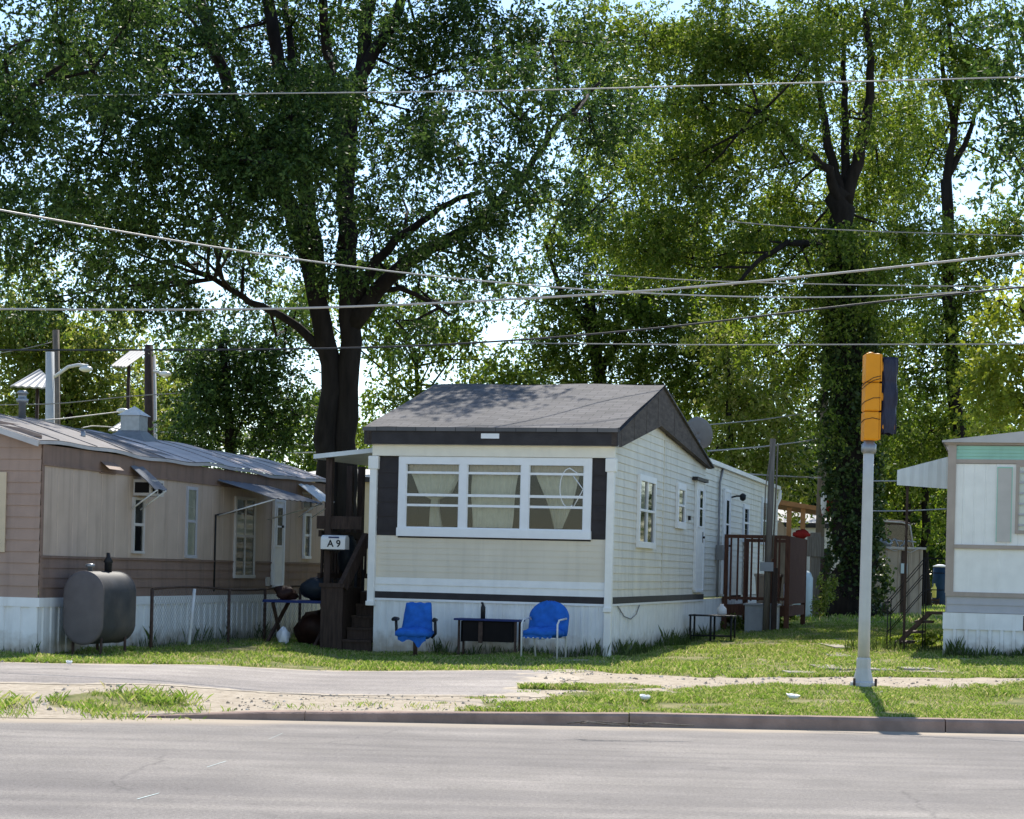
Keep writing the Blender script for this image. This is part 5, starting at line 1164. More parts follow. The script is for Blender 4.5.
#---SPLIT---
# ------------------------------------------------------------------ leaves and grass
def leaf_cloud(name, centers, radii, counts, size, mat, parent=None, origin=None, aspect=.5, seed=0, droop=.0, kind=None, shell=.55):
    rng = np.random.default_rng(seed); K = 13; tc_ = np.maximum(1, np.array(counts)//K) if droop else np.array(counts)
    C_ = np.repeat(np.array(centers, float), tc_, 0); R_ = np.repeat(np.array(radii, float), tc_, 0); n = len(C_)
    d = rng.normal(size=(n, 3)); d /= np.linalg.norm(d, axis=1)[:, None]; rr = rng.random(n)**shell
    P_ = C_+d*R_*rr[:, None]*(1+.25*rng.normal(size=(n, 1)))
    if droop:
        tw = d*.8+.6*rng.normal(size=(n, 3)); tw[:, 2] -= .25+droop*rng.random(n); tw /= np.linalg.norm(tw, axis=1)[:, None]
        tl = size*(2.2+3.2*rng.random(n)); P_ = np.repeat(P_, K, 0); T_ = np.repeat(tw, K, 0); L0 = np.repeat(tl, K, 0); n = len(P_)
        u = np.tile(np.arange(K)/K, n//K)+.08*rng.normal(size=n); P_ = P_+T_*(L0*u)[:, None]; P_[:, 2] -= L0*.18*u*u; P_ += rng.normal(size=(n, 3))*size*.22
        a = T_*.7+rng.normal(size=(n, 3))*.62; a[:, 2] -= .15; a /= np.linalg.norm(a, axis=1)[:, None]
    else:
        a = rng.normal(size=(n, 3)); a /= np.linalg.norm(a, axis=1)[:, None]
    b = np.cross(a, rng.normal(size=(n, 3))); b /= np.linalg.norm(b, axis=1)[:, None]
    s_ = size*(.55+.9*rng.random(n))[:, None]; L_ = a*s_; W_ = b*s_*aspect*.5
    V = np.stack([P_, P_+L_*.5+W_, P_+L_, P_+L_*.45-W_], 1).reshape(-1, 3)
    if origin is not None: V = V-np.array(origin)
    me = bpy.data.meshes.new(name); me.vertices.add(len(V)); me.vertices.foreach_set('co', V.astype(np.float32).ravel())
    me.loops.add(len(V)); me.loops.foreach_set('vertex_index', np.arange(len(V), dtype=np.int32)); me.polygons.add(n)
    me.polygons.foreach_set('loop_start', np.arange(0, len(V), 4, dtype=np.int32)); me.polygons.foreach_set('loop_total', np.full(n, 4, np.int32)); me.update(calc_edges=True)
    me.materials.append(mat); o = bpy.data.objects.new(name, me); COL.objects.link(o)
    if parent is not None: o.parent = parent
    if kind: o['kind'] = kind
    return o
LEAF = {
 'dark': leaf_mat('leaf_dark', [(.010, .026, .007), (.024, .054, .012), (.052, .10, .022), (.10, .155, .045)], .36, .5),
 'mid': leaf_mat('leaf_mid', [(.035, .070, .010), (.065, .115, .016), (.13, .185, .028), (.20, .24, .07)], .5, .5),
 'bright': leaf_mat('leaf_bright', [(.06, .10, .016), (.11, .16, .026), (.17, .21, .045), (.24, .25, .10)], .52, .38),
 'yellow': leaf_mat('leaf_yellow', [(.12, .16, .022), (.19, .24, .035), (.26, .28, .06)], .5)}
NLEAF = 0
def tree(label, px, D, limbs, lobes, leaf, size, name='tree', gname=None, dens=1.0, trunk_r=.4, seed=0, zbase=None, clump=.62, twig=True):
    """limbs: (radius0, radius1, depth drift, [(px,py)...]); lobes: (px,py,rx,ry,depth offset, amount)"""
    global NLEAF
    rng = np.random.default_rng(seed); P = at(px, 600, D); P.z = float(terr(P.x, P.y))-.05
    t = thing(name, label, 'tree', P, 0, gname, world_z=False); tk = MB(); nodes = []
    for (r0, r1, dd, pts) in limbs:
        n = len(pts); Q = []
        for i in range(n):
            q = at(pts[i][0], pts[i][1], D+dd*i/(n-1))-P; Q.append(q)
        if pts[0][1] >= 590: Q[0].z = -.1
        # refine with slight wobble
        F = []; 
        for i in range(n-1):
            for k_ in range(4):
                u = k_/4; a = Q[i].lerp(Q[i+1], u); w_ = r0*.14; a = a+Vector(rng.normal(size=3))*w_*(1 if (i or k_) else 0); F.append(a)
        F.append(Q[-1]); rs = [r0+(r1-r0)*(i/(len(F)-1))**.8 for i in range(len(F))]
        if pts[0][1] >= 590: rs[0] *= 1.35; rs[1] *= 1.1
        tk.tube(F, rs, 10); nodes += F[len(F)//3:]
    cs, rs_, ns = [], [], []; k_ = D/FPX
    for lb in lobes:
        lx, ly, rx, ry, dd, am = lb; rx *= 1.12; ry *= 1.12; c = at(lx, ly, D+dd)-P; rxm, rym = rx*k_, ry*k_; rzm = min(rxm, rym, 2.2)*.9 if D < 70 else min(rxm, 3)
        ncl = max(4, int(rxm*rym*am*13*dens*(.62/clump)**2))
        near_ = sorted(nodes, key=lambda q: (q-c).length)[int(rng.integers(0, min(7, len(nodes))))] if nodes else Vector((0, 0, 3))
        if twig and (near_-c).length > .3: tk.tube([near_, near_.lerp(c, .5)+Vector(rng.normal(size=3))*.15, c], [.04, .028, .015], 6)
        for i in range(ncl):
            d = rng.normal(size=3); d /= np.linalg.norm(d); d *= rng.random()**.4
            q = c+Vector((d[0]*rxm, d[1]*rzm, d[2]*rym)); cl = clump*rng.uniform(.55, 1.3)
            cs.append(tuple(q+P)); rs_.append((cl, cl*.9, cl*.62)); ns.append(int(260*cl/.6*rng.uniform(.6, 1.3)*(.12/size)**1.75*.92))
            if twig and i % 12 == 0: tk.tube([c, c.lerp(q, .55)+Vector(rng.normal(size=3))*.12, q], [.03, .02, .008], 4, False)
    tk.build('trunk', 'bark', t)
    NLEAF += sum(ns)
    leaf_cloud('crown', cs, rs_, ns, size, LEAF[leaf], t, origin=tuple(P), seed=seed+50, droop=.4)
    return t
# large tree left of the middle home
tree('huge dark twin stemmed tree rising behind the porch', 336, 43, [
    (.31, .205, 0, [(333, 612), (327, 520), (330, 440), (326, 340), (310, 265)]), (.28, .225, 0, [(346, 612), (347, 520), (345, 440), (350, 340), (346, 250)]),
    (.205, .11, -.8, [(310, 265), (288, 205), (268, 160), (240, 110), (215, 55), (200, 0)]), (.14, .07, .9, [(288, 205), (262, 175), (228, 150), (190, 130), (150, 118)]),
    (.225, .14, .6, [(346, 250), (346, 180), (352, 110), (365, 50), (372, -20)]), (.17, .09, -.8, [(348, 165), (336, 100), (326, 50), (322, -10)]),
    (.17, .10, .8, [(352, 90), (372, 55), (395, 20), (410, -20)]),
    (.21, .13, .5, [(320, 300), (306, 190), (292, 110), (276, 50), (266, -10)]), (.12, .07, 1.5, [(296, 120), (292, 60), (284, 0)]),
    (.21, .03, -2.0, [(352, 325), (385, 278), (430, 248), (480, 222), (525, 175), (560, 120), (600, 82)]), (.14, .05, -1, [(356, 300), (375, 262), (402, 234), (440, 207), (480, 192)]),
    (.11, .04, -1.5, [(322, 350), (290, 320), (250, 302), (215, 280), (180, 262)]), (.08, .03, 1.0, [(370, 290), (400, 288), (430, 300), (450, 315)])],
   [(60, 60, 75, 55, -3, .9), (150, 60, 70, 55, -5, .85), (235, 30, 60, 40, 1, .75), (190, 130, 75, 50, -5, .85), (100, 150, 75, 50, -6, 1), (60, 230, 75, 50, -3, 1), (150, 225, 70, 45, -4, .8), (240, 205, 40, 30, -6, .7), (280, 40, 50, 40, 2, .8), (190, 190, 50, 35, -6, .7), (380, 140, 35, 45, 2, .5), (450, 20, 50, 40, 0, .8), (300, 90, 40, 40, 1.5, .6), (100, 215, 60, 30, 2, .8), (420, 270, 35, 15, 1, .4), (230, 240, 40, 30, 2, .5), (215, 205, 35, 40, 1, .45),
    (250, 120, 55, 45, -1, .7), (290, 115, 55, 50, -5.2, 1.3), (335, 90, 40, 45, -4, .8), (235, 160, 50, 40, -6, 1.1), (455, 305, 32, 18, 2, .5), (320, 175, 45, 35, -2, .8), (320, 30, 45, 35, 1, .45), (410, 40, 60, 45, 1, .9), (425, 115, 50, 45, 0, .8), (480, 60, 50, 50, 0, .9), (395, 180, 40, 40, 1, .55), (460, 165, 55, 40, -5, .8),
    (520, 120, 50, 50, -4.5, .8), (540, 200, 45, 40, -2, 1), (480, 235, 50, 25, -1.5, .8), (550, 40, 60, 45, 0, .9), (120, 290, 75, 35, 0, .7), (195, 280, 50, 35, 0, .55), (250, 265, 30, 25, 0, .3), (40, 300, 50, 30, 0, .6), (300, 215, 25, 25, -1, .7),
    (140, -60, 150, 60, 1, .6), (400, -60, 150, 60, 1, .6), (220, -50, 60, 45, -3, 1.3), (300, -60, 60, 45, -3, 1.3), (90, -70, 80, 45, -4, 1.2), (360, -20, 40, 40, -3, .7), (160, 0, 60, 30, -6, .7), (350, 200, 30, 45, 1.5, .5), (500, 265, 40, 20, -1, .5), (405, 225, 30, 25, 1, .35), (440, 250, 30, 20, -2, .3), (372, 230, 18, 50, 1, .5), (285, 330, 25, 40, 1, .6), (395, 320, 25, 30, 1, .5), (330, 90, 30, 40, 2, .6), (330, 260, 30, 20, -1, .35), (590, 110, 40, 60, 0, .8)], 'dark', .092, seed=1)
# dark weeping mass between
tree('dark drooping tree behind the far end of the pink home', 225, 51, [(.2, .08, 0, [(235, 612), (232, 500), (228, 400), (220, 340)])],
   [(225, 340, 45, 45, 0, 1.1), (250, 390, 55, 50, 0, 1.2), (205, 400, 40, 45, -.5, 1), (285, 350, 35, 50, .5, .7), (275, 425, 40, 30, 0, 1.1), (230, 445, 60, 22, 0, .8)], 'dark', .10, seed=2)
# ivy covered tree, right
tree('tall ivy covered tree standing behind the signal', 850, 52, [
    (.55, .30, 0, [(852, 618), (851, 540), (848, 440), (846, 320), (843, 235), (844, 190)]), (.17, .03, -1.5, [(842, 210), (828, 170), (800, 148), (775, 120), (756, 112)]),
    (.15, .06, .5, [(843, 200), (828, 145), (820, 95), (812, 40)]), (.14, .05, 1, [(845, 200), (846, 130), (843, 75), (842, 20)]),
    (.2, .07, -.5, [(845, 205), (860, 150), (869, 110), (871, 60), (866, 10)]), (.13, .04, -2, [(842, 262), (815, 243), (785, 243), (757, 262), (735, 285)])],
   [(760, 60, 60, 50, 0, .95), (820, 30, 50, 40, 1, .9), (880, 30, 45, 45, 0, .95), (700, 100, 60, 60, 0, 1), (655, 50, 50, 55, 1, .95), (740, 170, 60, 45, 1, 1.05), (790, 200, 40, 40, 2, 1), (680, 190, 60, 50, 0, 1), (900, 110, 40, 50, 1, .9), (800, 90, 30, 50, 2.5, .8),
    (880, 190, 40, 50, 2, 1), (905, 250, 45, 40, 1, 1.1), (770, 285, 60, 35, 1, 1.1), (700, 260, 60, 35, 0, 1), (640, 250, 50, 45, 1, .95), (880, 320, 50, 40, 1, 1.1), (800, 340, 60, 40, 2, 1.1), (620, 170, 40, 40, 1.5, .9), (780, -50, 160, 50, 1, .6), (850, 110, 30, 35, -1.5, .5), (810, 60, 35, 35, -1.5, .7), (780, 150, 40, 30, -1.5, .7), (760, 230, 40, 25, -1, .9), (800, 245, 35, 22, 1, .9), (870, 30, 30, 25, -1, .6), (878, 290, 28, 45, -1, .9), (822, 300, 22, 45, -1, .8), (880, 390, 26, 40, -.6, .8), (826, 390, 18, 40, -.8, .7), (850, 250, 35, 25, -1.4, .7), (720, 30, 50, 40, 0, .8), (600, 40, 40, 40, 1, .8)], 'mid', .098, seed=3)
iv = at(850, 600, 51.5); P = Vector((iv.x, iv.y, float(terr(iv.x, iv.y)))); ivt = []; ivr = []; ivn = []; rg_i = np.random.default_rng(8)
for py in np.linspace(612, 235, 44):
    c_ = np.interp(py, [235, 320, 440, 540, 612], [843, 848, 853, 856, 857])
    for a in np.linspace(0, 6.28, 7)[:-1]+py*.3:
        q = at(c_, py, 52); rad = np.interp(py, [235, 330, 450, 560, 612], [.38, .62, .68, .56, .66])+rg_i.normal()*.10; ivt.append((q.x+rad*math.cos(a), q.y+rad*math.sin(a), q.z)); ivr.append((.24, .24, .3)); ivn.append(int(70*rg_i.uniform(.5, 1.4)))
leaf_cloud('ivy', ivt, ivr, ivn, .11, leaf_mat('leaf_ivy', [(.018, .036, .010), (.03, .058, .016), (.05, .08, .022), (.10, .14, .05)], .3, .4), None, origin=tuple(P), seed=9, aspect=.8)
o = bpy.data.objects['ivy']; o.location = P; tag(o, 'dense dark ivy wrapping the trunk of the tall right tree', 'ivy')
# tree at the right with two upper limbs
tree('tall thin limbed tree at the upper right behind the white home', 948, 60, [
    (.26, .17, 0, [(958, 618), (960, 480), (950, 330), (946, 180)]), (.15, .05, 0, [(946, 190), (952, 140), (958, 90), (950, 30), (944, -10)]), (.12, .04, .5, [(948, 175), (965, 145), (975, 115), (992, 90)]), (.1, .05, -.5, [(953, 120), (944, 80), (940, 30)])],
   [(930, 40, 50, 45, 0, .85), (985, 50, 50, 50, 0, .9), (930, 130, 35, 35, 1, .8), (1010, 130, 35, 30, 0, .6), (915, 190, 35, 35, 1, .9), (940, 260, 55, 40, 0, 1), (1000, 240, 45, 40, 0, .95), (960, 330, 55, 45, 0, .9), (960, 80, 30, 40, -1, .6), (950, 150, 25, 25, 1, .4), (1015, 185, 25, 30, 0, .5), (900, 370, 60, 55, 0, 1), (960, -50, 90, 50, 0, .6), (930, 430, 60, 40, 0, .9)], 'mid', .115, seed=4)
tree('bright yellow green tree leaning in at the right edge', 1050, 46, [(.2, .08, 0, [(1060, 618), (1058, 450), (1040, 350), (1020, 300)])],
   [(1005, 345, 32, 36, 0, .9), (1015, 395, 35, 30, 0, .9), (1035, 420, 50, 30, 0, .8), (1060, 330, 50, 60, 0, .9), (1002, 300, 25, 20, 0, .6)], 'yellow', .14, seed=5)
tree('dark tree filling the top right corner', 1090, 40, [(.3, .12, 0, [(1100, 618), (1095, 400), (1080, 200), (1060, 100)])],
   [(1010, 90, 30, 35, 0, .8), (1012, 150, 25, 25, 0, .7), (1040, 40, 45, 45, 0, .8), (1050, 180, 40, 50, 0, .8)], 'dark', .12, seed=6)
# middle background trees
tree('broad mid green tree directly behind the shingled roof', 610, 64, [
    (.35, .18, 0, [(612, 618), (610, 480), (600, 380), (590, 300)]), (.15, .05, 0, [(600, 370), (640, 310), (660, 250)]), (.15, .05, 0, [(598, 340), (560, 290), (545, 240)])],
   [(600, 300, 55, 50, 0, .95), (650, 320, 50, 50, 0, 1), (560, 330, 40, 45, 0, .8), (640, 380, 60, 40, 0, 1), (700, 330, 45, 50, 0, 1), (580, 375, 45, 30, 0, .8), (620, 220, 60, 45, 2, .7), (560, 250, 35, 40, 0, .6), (700, 395, 50, 40, 0, 1), (740, 380, 45, 50, 0, 1), (700, 230, 55, 40, 3, .9), (770, 230, 50, 40, 3, .9), (640, 285, 45, 35, 1, .8), (830, 290, 50, 40, 4, .9), (530, 300, 30, 25, 0, .6), (545, 355, 35, 20, 0, .8), (660, 150, 50, 40, 3, .8), (620, 120, 50, 45, 4, .8), (710, 140, 55, 45, 4, .8), (770, 100, 55, 45, 4, .7), (830, 150, 50, 50, 4, .7), (890, 150, 45, 40, 5, .8), (560, 200, 40, 35, 3, .7), (800, 30, 60, 40, 5, .6), (680, 40, 60, 40, 4, .7), (590, 60, 45, 40, 4, .6), (880, 90, 45, 40, 5, .6), (730, 290, 45, 35, 2, .9), (850, 230, 50, 40, 5, .9)], 'mid', .12, seed=7)
tree('yellowish green bushy tree behind the deck', 735, 58, [(.16, .06, 0, [(735, 618), (735, 520), (730, 430), (728, 360)])],
   [(728, 340, 30, 30, -1, .8), (745, 400, 35, 35, -1, 1), (720, 445, 30, 30, -1, .9), (760, 440, 40, 40, 0, 1), (785, 480, 35, 30, 0, .8), (780, 380, 35, 45, 1, 1)], 'bright', .14, seed=8)
tree('loose pale tree visible between the big trunk and the roof', 430, 62, [(.16, .06, 0, [(430, 618), (425, 520), (420, 420), (415, 350)])],
   [(400, 370, 30, 45, 0, .7), (440, 390, 40, 30, 0, .7), (480, 360, 30, 22, 0, .45), (395, 330, 35, 30, 0, .6), (470, 395, 40, 20, 0, .7), (385, 420, 30, 40, 0, .9), (520, 400, 35, 20, 0, .6), (370, 300, 25, 30, 0, .7), (440, 300, 30, 15, 0, .5), (300, 300, 40, 30, 0, .8), (380, 270, 20, 20, 0, .5), (480, 330, 30, 18, 0, .5), (440, 345, 35, 22, 0, .7), (500, 385, 40, 18, 0, .8), (420, 320, 25, 15, 0, .4)], 'mid', .14, seed=10)
tree('bright green tree behind the white lamp pole', 70, 72, [(.3, .1, 0, [(75, 618), (75, 500), (70, 400), (60, 330)])],
   [(20, 290, 45, 30, 0, .7), (60, 350, 40, 30, -1, 1), (20, 320, 45, 30, 0, .9), (100, 320, 35, 25, 0, .6), (30, 340, 45, 40, 0, 1), (85, 335, 45, 30, 0, .9), (60, 390, 60, 40, 0, 1.1), (120, 390, 45, 40, 0, 1), (20, 410, 50, 40, 0, 1), (100, 430, 60, 30, 0, 1)], 'bright', .17, seed=12)
tree('pale green tree behind the dark lamp pole', 170, 76, [(.25, .1, 0, [(170, 618), (168, 480), (165, 390)])],
   [(165, 380, 45, 40, 0, .8), (190, 420, 50, 35, 0, 1), (140, 430, 40, 30, 0, 1), (210, 360, 30, 30, 0, .5)], 'bright', .17, seed=13)
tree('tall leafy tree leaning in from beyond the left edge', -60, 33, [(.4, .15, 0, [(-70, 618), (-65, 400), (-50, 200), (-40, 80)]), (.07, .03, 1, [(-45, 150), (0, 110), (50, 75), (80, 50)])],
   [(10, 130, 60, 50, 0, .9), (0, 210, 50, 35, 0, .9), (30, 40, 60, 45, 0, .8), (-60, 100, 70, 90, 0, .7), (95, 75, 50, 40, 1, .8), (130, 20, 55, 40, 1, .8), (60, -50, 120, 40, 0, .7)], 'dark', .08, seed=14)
tree('mid green tree behind the tan shed', 905, 72, [(.2, .1, 0, [(925, 618), (925, 500), (920, 420)]), (.2, .1, 0, [(905, 618), (906, 500), (908, 420)])],
   [(880, 450, 50, 45, 0, 1), (930, 480, 50, 40, 0, .9), (900, 520, 50, 30, 0, .8), (960, 420, 50, 50, 0, 1), (1010, 440, 50, 40, 0, .9)], 'mid', .17, seed=15)
rng_b = np.random.default_rng(77); far_lab = ['rounded green tree far behind the pink home', 'dark tree far behind the porch', 'green tree far behind the shingled roof', 'wide dark tree far behind the deck', 'far tree behind the cloth wrapped pole', 'far green tree behind the side awning', 'far tree beyond the right edge home', 'far tree beyond the left edge']
for i, (px, ly) in enumerate(((120, 455), (320, 450), (500, 430), (690, 460), (810, 450), (900, 440), (1010, 450), (0, 450))):
    tree(far_lab[i], px, 95+3*(i % 3), [(.3, .12, 0, [(px, 612), (px+4, 520), (px, 460)])],
         [(px-30, ly+20, 60, 45, 0, 1.3), (px+40, ly+25, 60, 45, 1, 1.3), (px, ly-20, 50, 40, 0, 1.2), (px-50, ly+75, 65, 35, 0, 1.4), (px+50, ly+75, 65, 35, 0, 1.4), (px, ly+100, 80, 30, -1, 1.4)], 'mid' if i % 2 else 'dark', .24, seed=20+i, clump=1.0, twig=False)
# far wood closing the view
cs, rs_, ns = [], [], []; rg = np.random.default_rng(5)
for i in range(900):
    x = rg.uniform(-60, 60); y = rg.uniform(118, 130); z = rg.uniform(0, 9)*rg.random()**.3; cs.append((x, y, z)); rs_.append((1.6, 1.4, 1.1)); ns.append(60)
leaf_cloud('distant_woods', cs, rs_, ns, .42, LEAF['dark'], None, seed=3, kind='stuff', aspect=.7)
tag(bpy.data.objects['distant_woods'], 'dark distant wood closing the view behind all the trees', 'woods')
print('leaves', NLEAF)
# small shrubs
def shrub(label, px, py, D, wpx, hpx, leaf, n=1500, size=.07, seed=0, name='shrub', cat='shrub'):
    P = at(px, py, D); P.z = float(terr(P.x, P.y)); k_ = D/FPX; rg = np.random.default_rng(seed); cs, rs_, ns = [], [], []; m = 14
    for i in range(m): cs.append((P.x+rg.normal()*wpx*k_*.28, P.y+rg.normal()*.2, P.z+rg.random()*hpx*k_*.85)); rs_.append((wpx*k_*.17, .22, hpx*k_*.17)); ns.append(n//m)
    t = thing(name, label, cat, P, 0, world_z=False); s = MB()
    for i in range(6): s.tube([(0, 0, -.05), Vector(cs[i])-P], [.015, .006], 5)
    s.build('stem', 'bark', t); leaf_cloud('foliage', cs, rs_, ns, size, LEAF[leaf], t, origin=tuple(P), seed=seed); return t
shrub('leafy green bush beside the ivy covered trunk', 828, 612, 49, 26, 45, 'bright', 1600, seed=31)
shrub('low weedy bush growing under the metal steps', 905, 645, 33, 60, 16, 'mid', 2200, .05, seed=32)
shrub('low weedy bush growing under the deck', 765, 628, 42, 50, 16, 'mid', 1500, .06, seed=33)
shrub('low weeds beside the utility cabinet under the deck', 733, 628, 41, 22, 18, 'bright', 900, .06, seed=34)

# grass: one blade at a time, nobody could count it
def blades(name, X, Y, h, wd, mat, lean=.5, label=None):
    n = len(X); Z = terr(X, Y); rg = np.random.default_rng(len(X)); a = rg.random(n)*6.283; w_ = wd*(.6+.8*rg.random(n)); hh = h*(.5+.9*rg.random(n))
    px_, py_ = np.cos(a)*w_, np.sin(a)*w_; la = rg.random(n)*6.283; ll = lean*hh*(.3+rg.random(n))
    lx, ly = np.cos(la)*ll, np.sin(la)*ll
    V = np.stack([np.stack([X-px_, Y-py_, Z-.01], 1), np.stack([X+px_, Y+py_, Z-.01], 1), np.stack([X+lx*.45+px_*.7, Y+ly*.45+py_*.7, Z+hh*.65], 1), np.stack([X+lx, Y+ly, Z+hh], 1)], 1).reshape(-1, 3)
    me = bpy.data.meshes.new(name); me.vertices.add(len(V)); me.vertices.foreach_set('co', V.astype(np.float32).ravel()); me.loops.add(len(V)); me.loops.foreach_set('vertex_index', np.arange(len(V), dtype=np.int32))
    me.polygons.add(n); me.polygons.foreach_set('loop_start', np.arange(0, len(V), 4, dtype=np.int32)); me.polygons.foreach_set('loop_total', np.full(n, 4, np.int32)); me.update(calc_edges=True)
    me.materials.append(mat); o = bpy.data.objects.new(name, me); COL.objects.link(o); o['kind'] = 'stuff'; tag(o, label, 'grass'); return o
GR = leaf_mat('grass_blade', [(.075, .15, .02), (.13, .23, .04), (.20, .28, .065), (.26, .30, .10), (.45, .40, .22)], .4, .6)
def inside_home(X, Y, m=0.0):
    r = np.zeros(len(X), bool)
    for f_, u0_, u1_, l_ in ((MH, -W, 0, LEN), (LH, -LW, 0, LL), (RH, 0, RW, 14)):
        dx_, dy_ = X-f_.P[0], Y-f_.P[1]; u_ = dx_*f_.R[0]+dy_*f_.R[1]; w_ = dx_*f_.H[0]+dy_*f_.H[1]; r |= (u_ > u0_-m) & (u_ < u1_+m) & (w_ > -m) & (w_ < l_)
    return r
def scatter(x0_, x1_, y0_, y1_, dens, seed):
    rg = np.random.default_rng(seed); n = int((x1_-x0_)*(y1_-y0_)*dens); X = rg.uniform(x0_, x1_, n); Y = rg.uniform(y0_, y1_, n)
    inv = np.abs(X) < Y*.27+.8; v = Y-SL*X; e0, e1 = driv_edges(X)
    keep = inv & (v > VK+.15) & (rg.random(n) > bare(X, Y)*1.05) & ~inside_home(X, Y)
    keep &= ~((Y > e0-.02) & (Y < e1) & (X < .1) )
    tuft = vnoise(X, Y, 5, 7)*.6+vnoise(X, Y, 1.4, 8)*.4; keep &= rg.random(n) < 2.0*(tuft-.26)
    return X[keep], Y[keep]
X, Y = scatter(-6.5, 7, 18, 24.5, 6500, 1); hN = .016+.046*vnoise(X, Y, 2.2, 5)**1.5; blades('grass', X, Y, hN, .0034, GR, 1.0, 'patchy short green grass on the verge by the kerb'); print('verge', len(X))
X, Y = scatter(-9, 10.5, 24.3, 46, 1700, 2); hN = .024+.036*vnoise(X, Y, 1.5, 6)**1.5; blades('grass', X, Y, hN, .006, GR, 1.0, 'sunlit short green lawn between the homes'); print('lawn', len(X))
X, Y = scatter(-18, 18, 46, 75, 120, 3); blades('grass', X, Y, .09+0*X, .02, GR, .7, 'distant grass under the large trees')
# taller weeds along the skirts and around bases
WX, WY = [], []; rg = np.random.default_rng(6)
for f_, u0_, u1_, w0_, w1_, n in ((MH, -W*.75, .05, -.28, -.02, 420), (MH, .02, .32, 0, 9, 900), (RH, 0, 2.2, -.35, -.02, 900), (LH, .02, .3, 2.5, 9, 300), (LH, -1, .1, -.12, -.01, 60), (RH, -1.6, -.1, 1.2, 2.6, 600)):
    u_ = rg.uniform(u0_, u1_, n); w_ = rg.uniform(w0_, w1_, n); WX.append(f_.P[0]+f_.R[0]*u_+f_.H[0]*w_); WY.append(f_.P[1]+f_.R[1]*u_+f_.H[1]*w_)
WX = np.concatenate(WX); WY = np.concatenate(WY); blades('tall_grass', WX, WY, .07+.14*vnoise(WX, WY, 3, 4)**2*1.6, .0045, leaf_mat('weed', [(.03, .055, .014), (.06, .10, .025), (.09, .12, .04)], .3), .4, 'tall weeds growing along the skirts of the homes')
c_ = []
for (px, py, n, hh) in ((95, 703, 60, .16), (140, 698, 80, .2), (170, 700, 90, .2), (120, 706, 60, .14), (185, 706, 60, .12), (5, 700, 70, .2), (12, 704, 40, .1), (60, 700, 20, .1), (240, 712, 30, .08), (300, 704, 30, .08), (560, 678, 40, .07), (430, 706, 30, .08), (590, 730, 16, .08), (883, 728, 20, .07), (370, 703, 30, .09)):
    p = gp(px, py, .11); n = int(n*2.5); u_ = p.x+rg.normal(size=n)*.14; w_ = p.y+rg.normal(size=n)*.16; c_.append((u_, w_, np.full(n, hh)))
WX, WY, HH_ = (np.concatenate([c[i] for c in c_]) for i in range(3)); blades('weeds', WX, WY, HH_*.42, .0035, GR, 1.1, 'ragged weed tufts on the bare soil by the road')
# clods, pebbles and dead leaves on the bare soil
rg = np.random.default_rng(12); n = 26000; X = rg.uniform(-6.5, 6.5, n); Y = rg.uniform(18.6, 25.5, n); v = Y-SL*X; e0, e1 = driv_edges(X)
kp_ = (rg.random(n) < bare(X, Y)+.03) & (v > VK+.16) & ~((Y > e0+.1) & (Y < e1-.1) & (X < .3)) & (rg.random(n) < .55*vnoise(X, Y, 2.6, 21)**2); X, Y = X[kp_], Y[kp_]; Z = terr(X, Y); n = len(X)
sz = .005+.016*rg.random(n)**4; B = np.array([(-1, -.8, 0), (1, -.9, 0), (.9, 1, 0), (-1, .9, 0), (-.5, -.4, .8), (.6, -.5, .7), (.4, .5, .9), (-.5, .6, .6)]); an = rg.random(n)*6.28
V = B[None]*sz[:, None, None]*(1+.4*rg.normal(size=(n, 8, 3))); ca, sa = np.cos(an)[:, None], np.sin(an)[:, None]
V = np.stack([V[..., 0]*ca-V[..., 1]*sa, V[..., 0]*sa+V[..., 1]*ca, V[..., 2]], -1)+np.stack([X, Y, Z], 1)[:, None, :]
F0 = np.array([(4, 5, 6, 7), (0, 1, 5, 4), (1, 2, 6, 5), (2, 3, 7, 6), (3, 0, 4, 7)]); Fs = (F0[None]+8*np.arange(n)[:, None, None]).reshape(-1, 4)
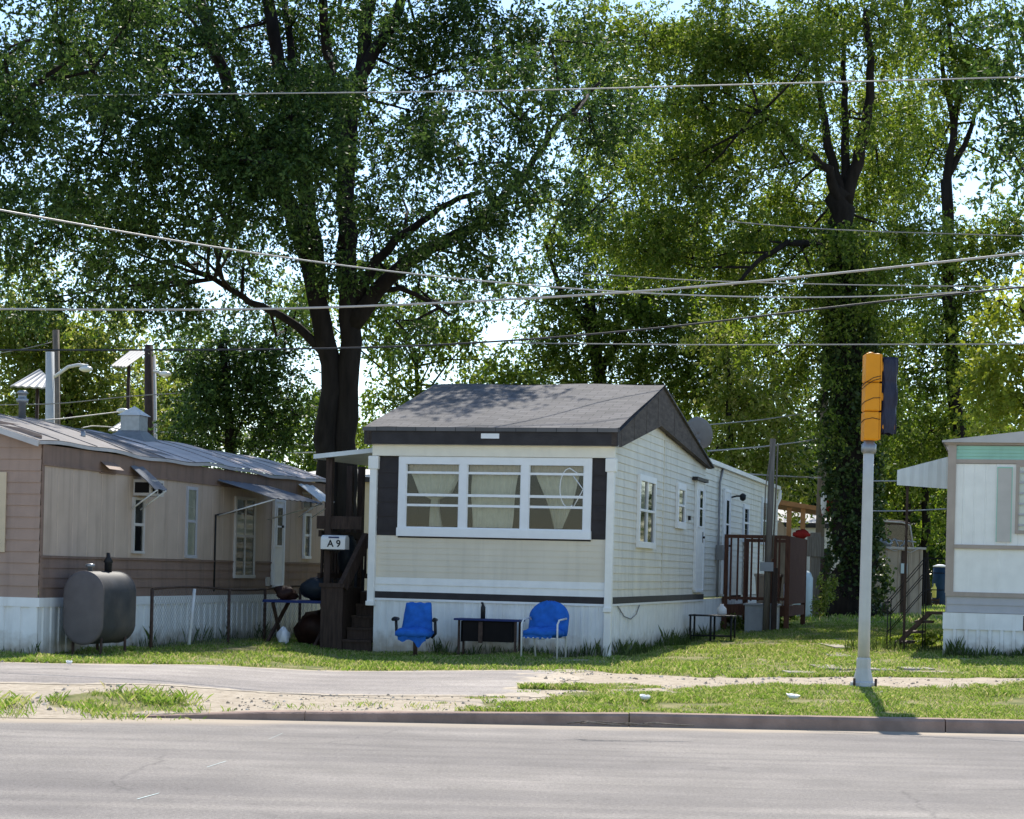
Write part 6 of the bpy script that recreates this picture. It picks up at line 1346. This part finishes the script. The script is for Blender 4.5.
me = bpy.data.meshes.new('pebbles'); me.from_pydata(V.reshape(-1, 3).tolist(), [], Fs.tolist()); me.materials.append(leaf_mat('pebble', [(.26, .2, .14), (.45, .36, .27), (.6, .54, .45), (.36, .28, .2)], 0.02, .9)); o = bpy.data.objects.new('pebbles', me); COL.objects.link(o); o['kind'] = 'stuff'; tag(o, 'pebbles and clods scattered on the bare sandy soil', 'pebbles')
# litter on the verge
def litter(label, px, py, r, seed, mat='plaster'):
    p = gp(px, py, .2); z = float(terr(p.x, p.y)); p = gp(px, py, z+.06); s = MB(); n = 14; rnd = random.Random(seed); vs = [(0, 0, .004)]
    for q in (.7, 1): vs += [(r*q*math.cos(6.283*i/n)*rnd.uniform(.9, 1.1), r*.8*q*math.sin(6.283*i/n), (.03 if q == 1 else 0)+rnd.uniform(0, .012)) for i in range(n)]
    s.add(vs, [(0, 1+i, 1+(i+1) % n) for i in range(n)]+[(1+i, 1+n+i, 1+n+(i+1) % n, 1+(i+1) % n) for i in range(n)], True)
    o = tag(s.build('paper_plate', mat), label, 'litter', 'white litter on the verge'); o.location = p; o.rotation_euler = (R(10), R(4), 0)
    m_ = o.modifiers.new('t', 'SOLIDIFY'); m_.thickness = .004
litter('large white paper plate lying in the grass left of the signal pole', 793, 698, .07, 1); litter('smaller white plate in the grass below the garden chair side', 645, 699, .055, 2); litter('tiny white scrap in the grass near the kerb', 802, 714, .025, 3)
litter('tiny white scrap on the grass before the pink home', 69, 664, .035, 4)
# fallen twigs on the kerb
s = MB(); p = gp(545, 722, .13); rnd = random.Random(2)
for i in range(7):
    a = Vector((rnd.uniform(-.15, .9), rnd.uniform(-.12, .0), .0)); s.tube([a, a+Vector((rnd.uniform(.05, .2), rnd.uniform(-.1, .02), .02)), a+Vector((rnd.uniform(.2, .5), rnd.uniform(-.1, .05), 0))], .006, 5)
o = tag(s.build('fallen_twigs', 'wood_grey'), 'thin dry twigs lying over the kerb', 'twigs'); o.location = p+Vector((0, 0, -.0))
for o in list(bpy.data.objects):
    if '_z' in o.keys(): del o['_z']
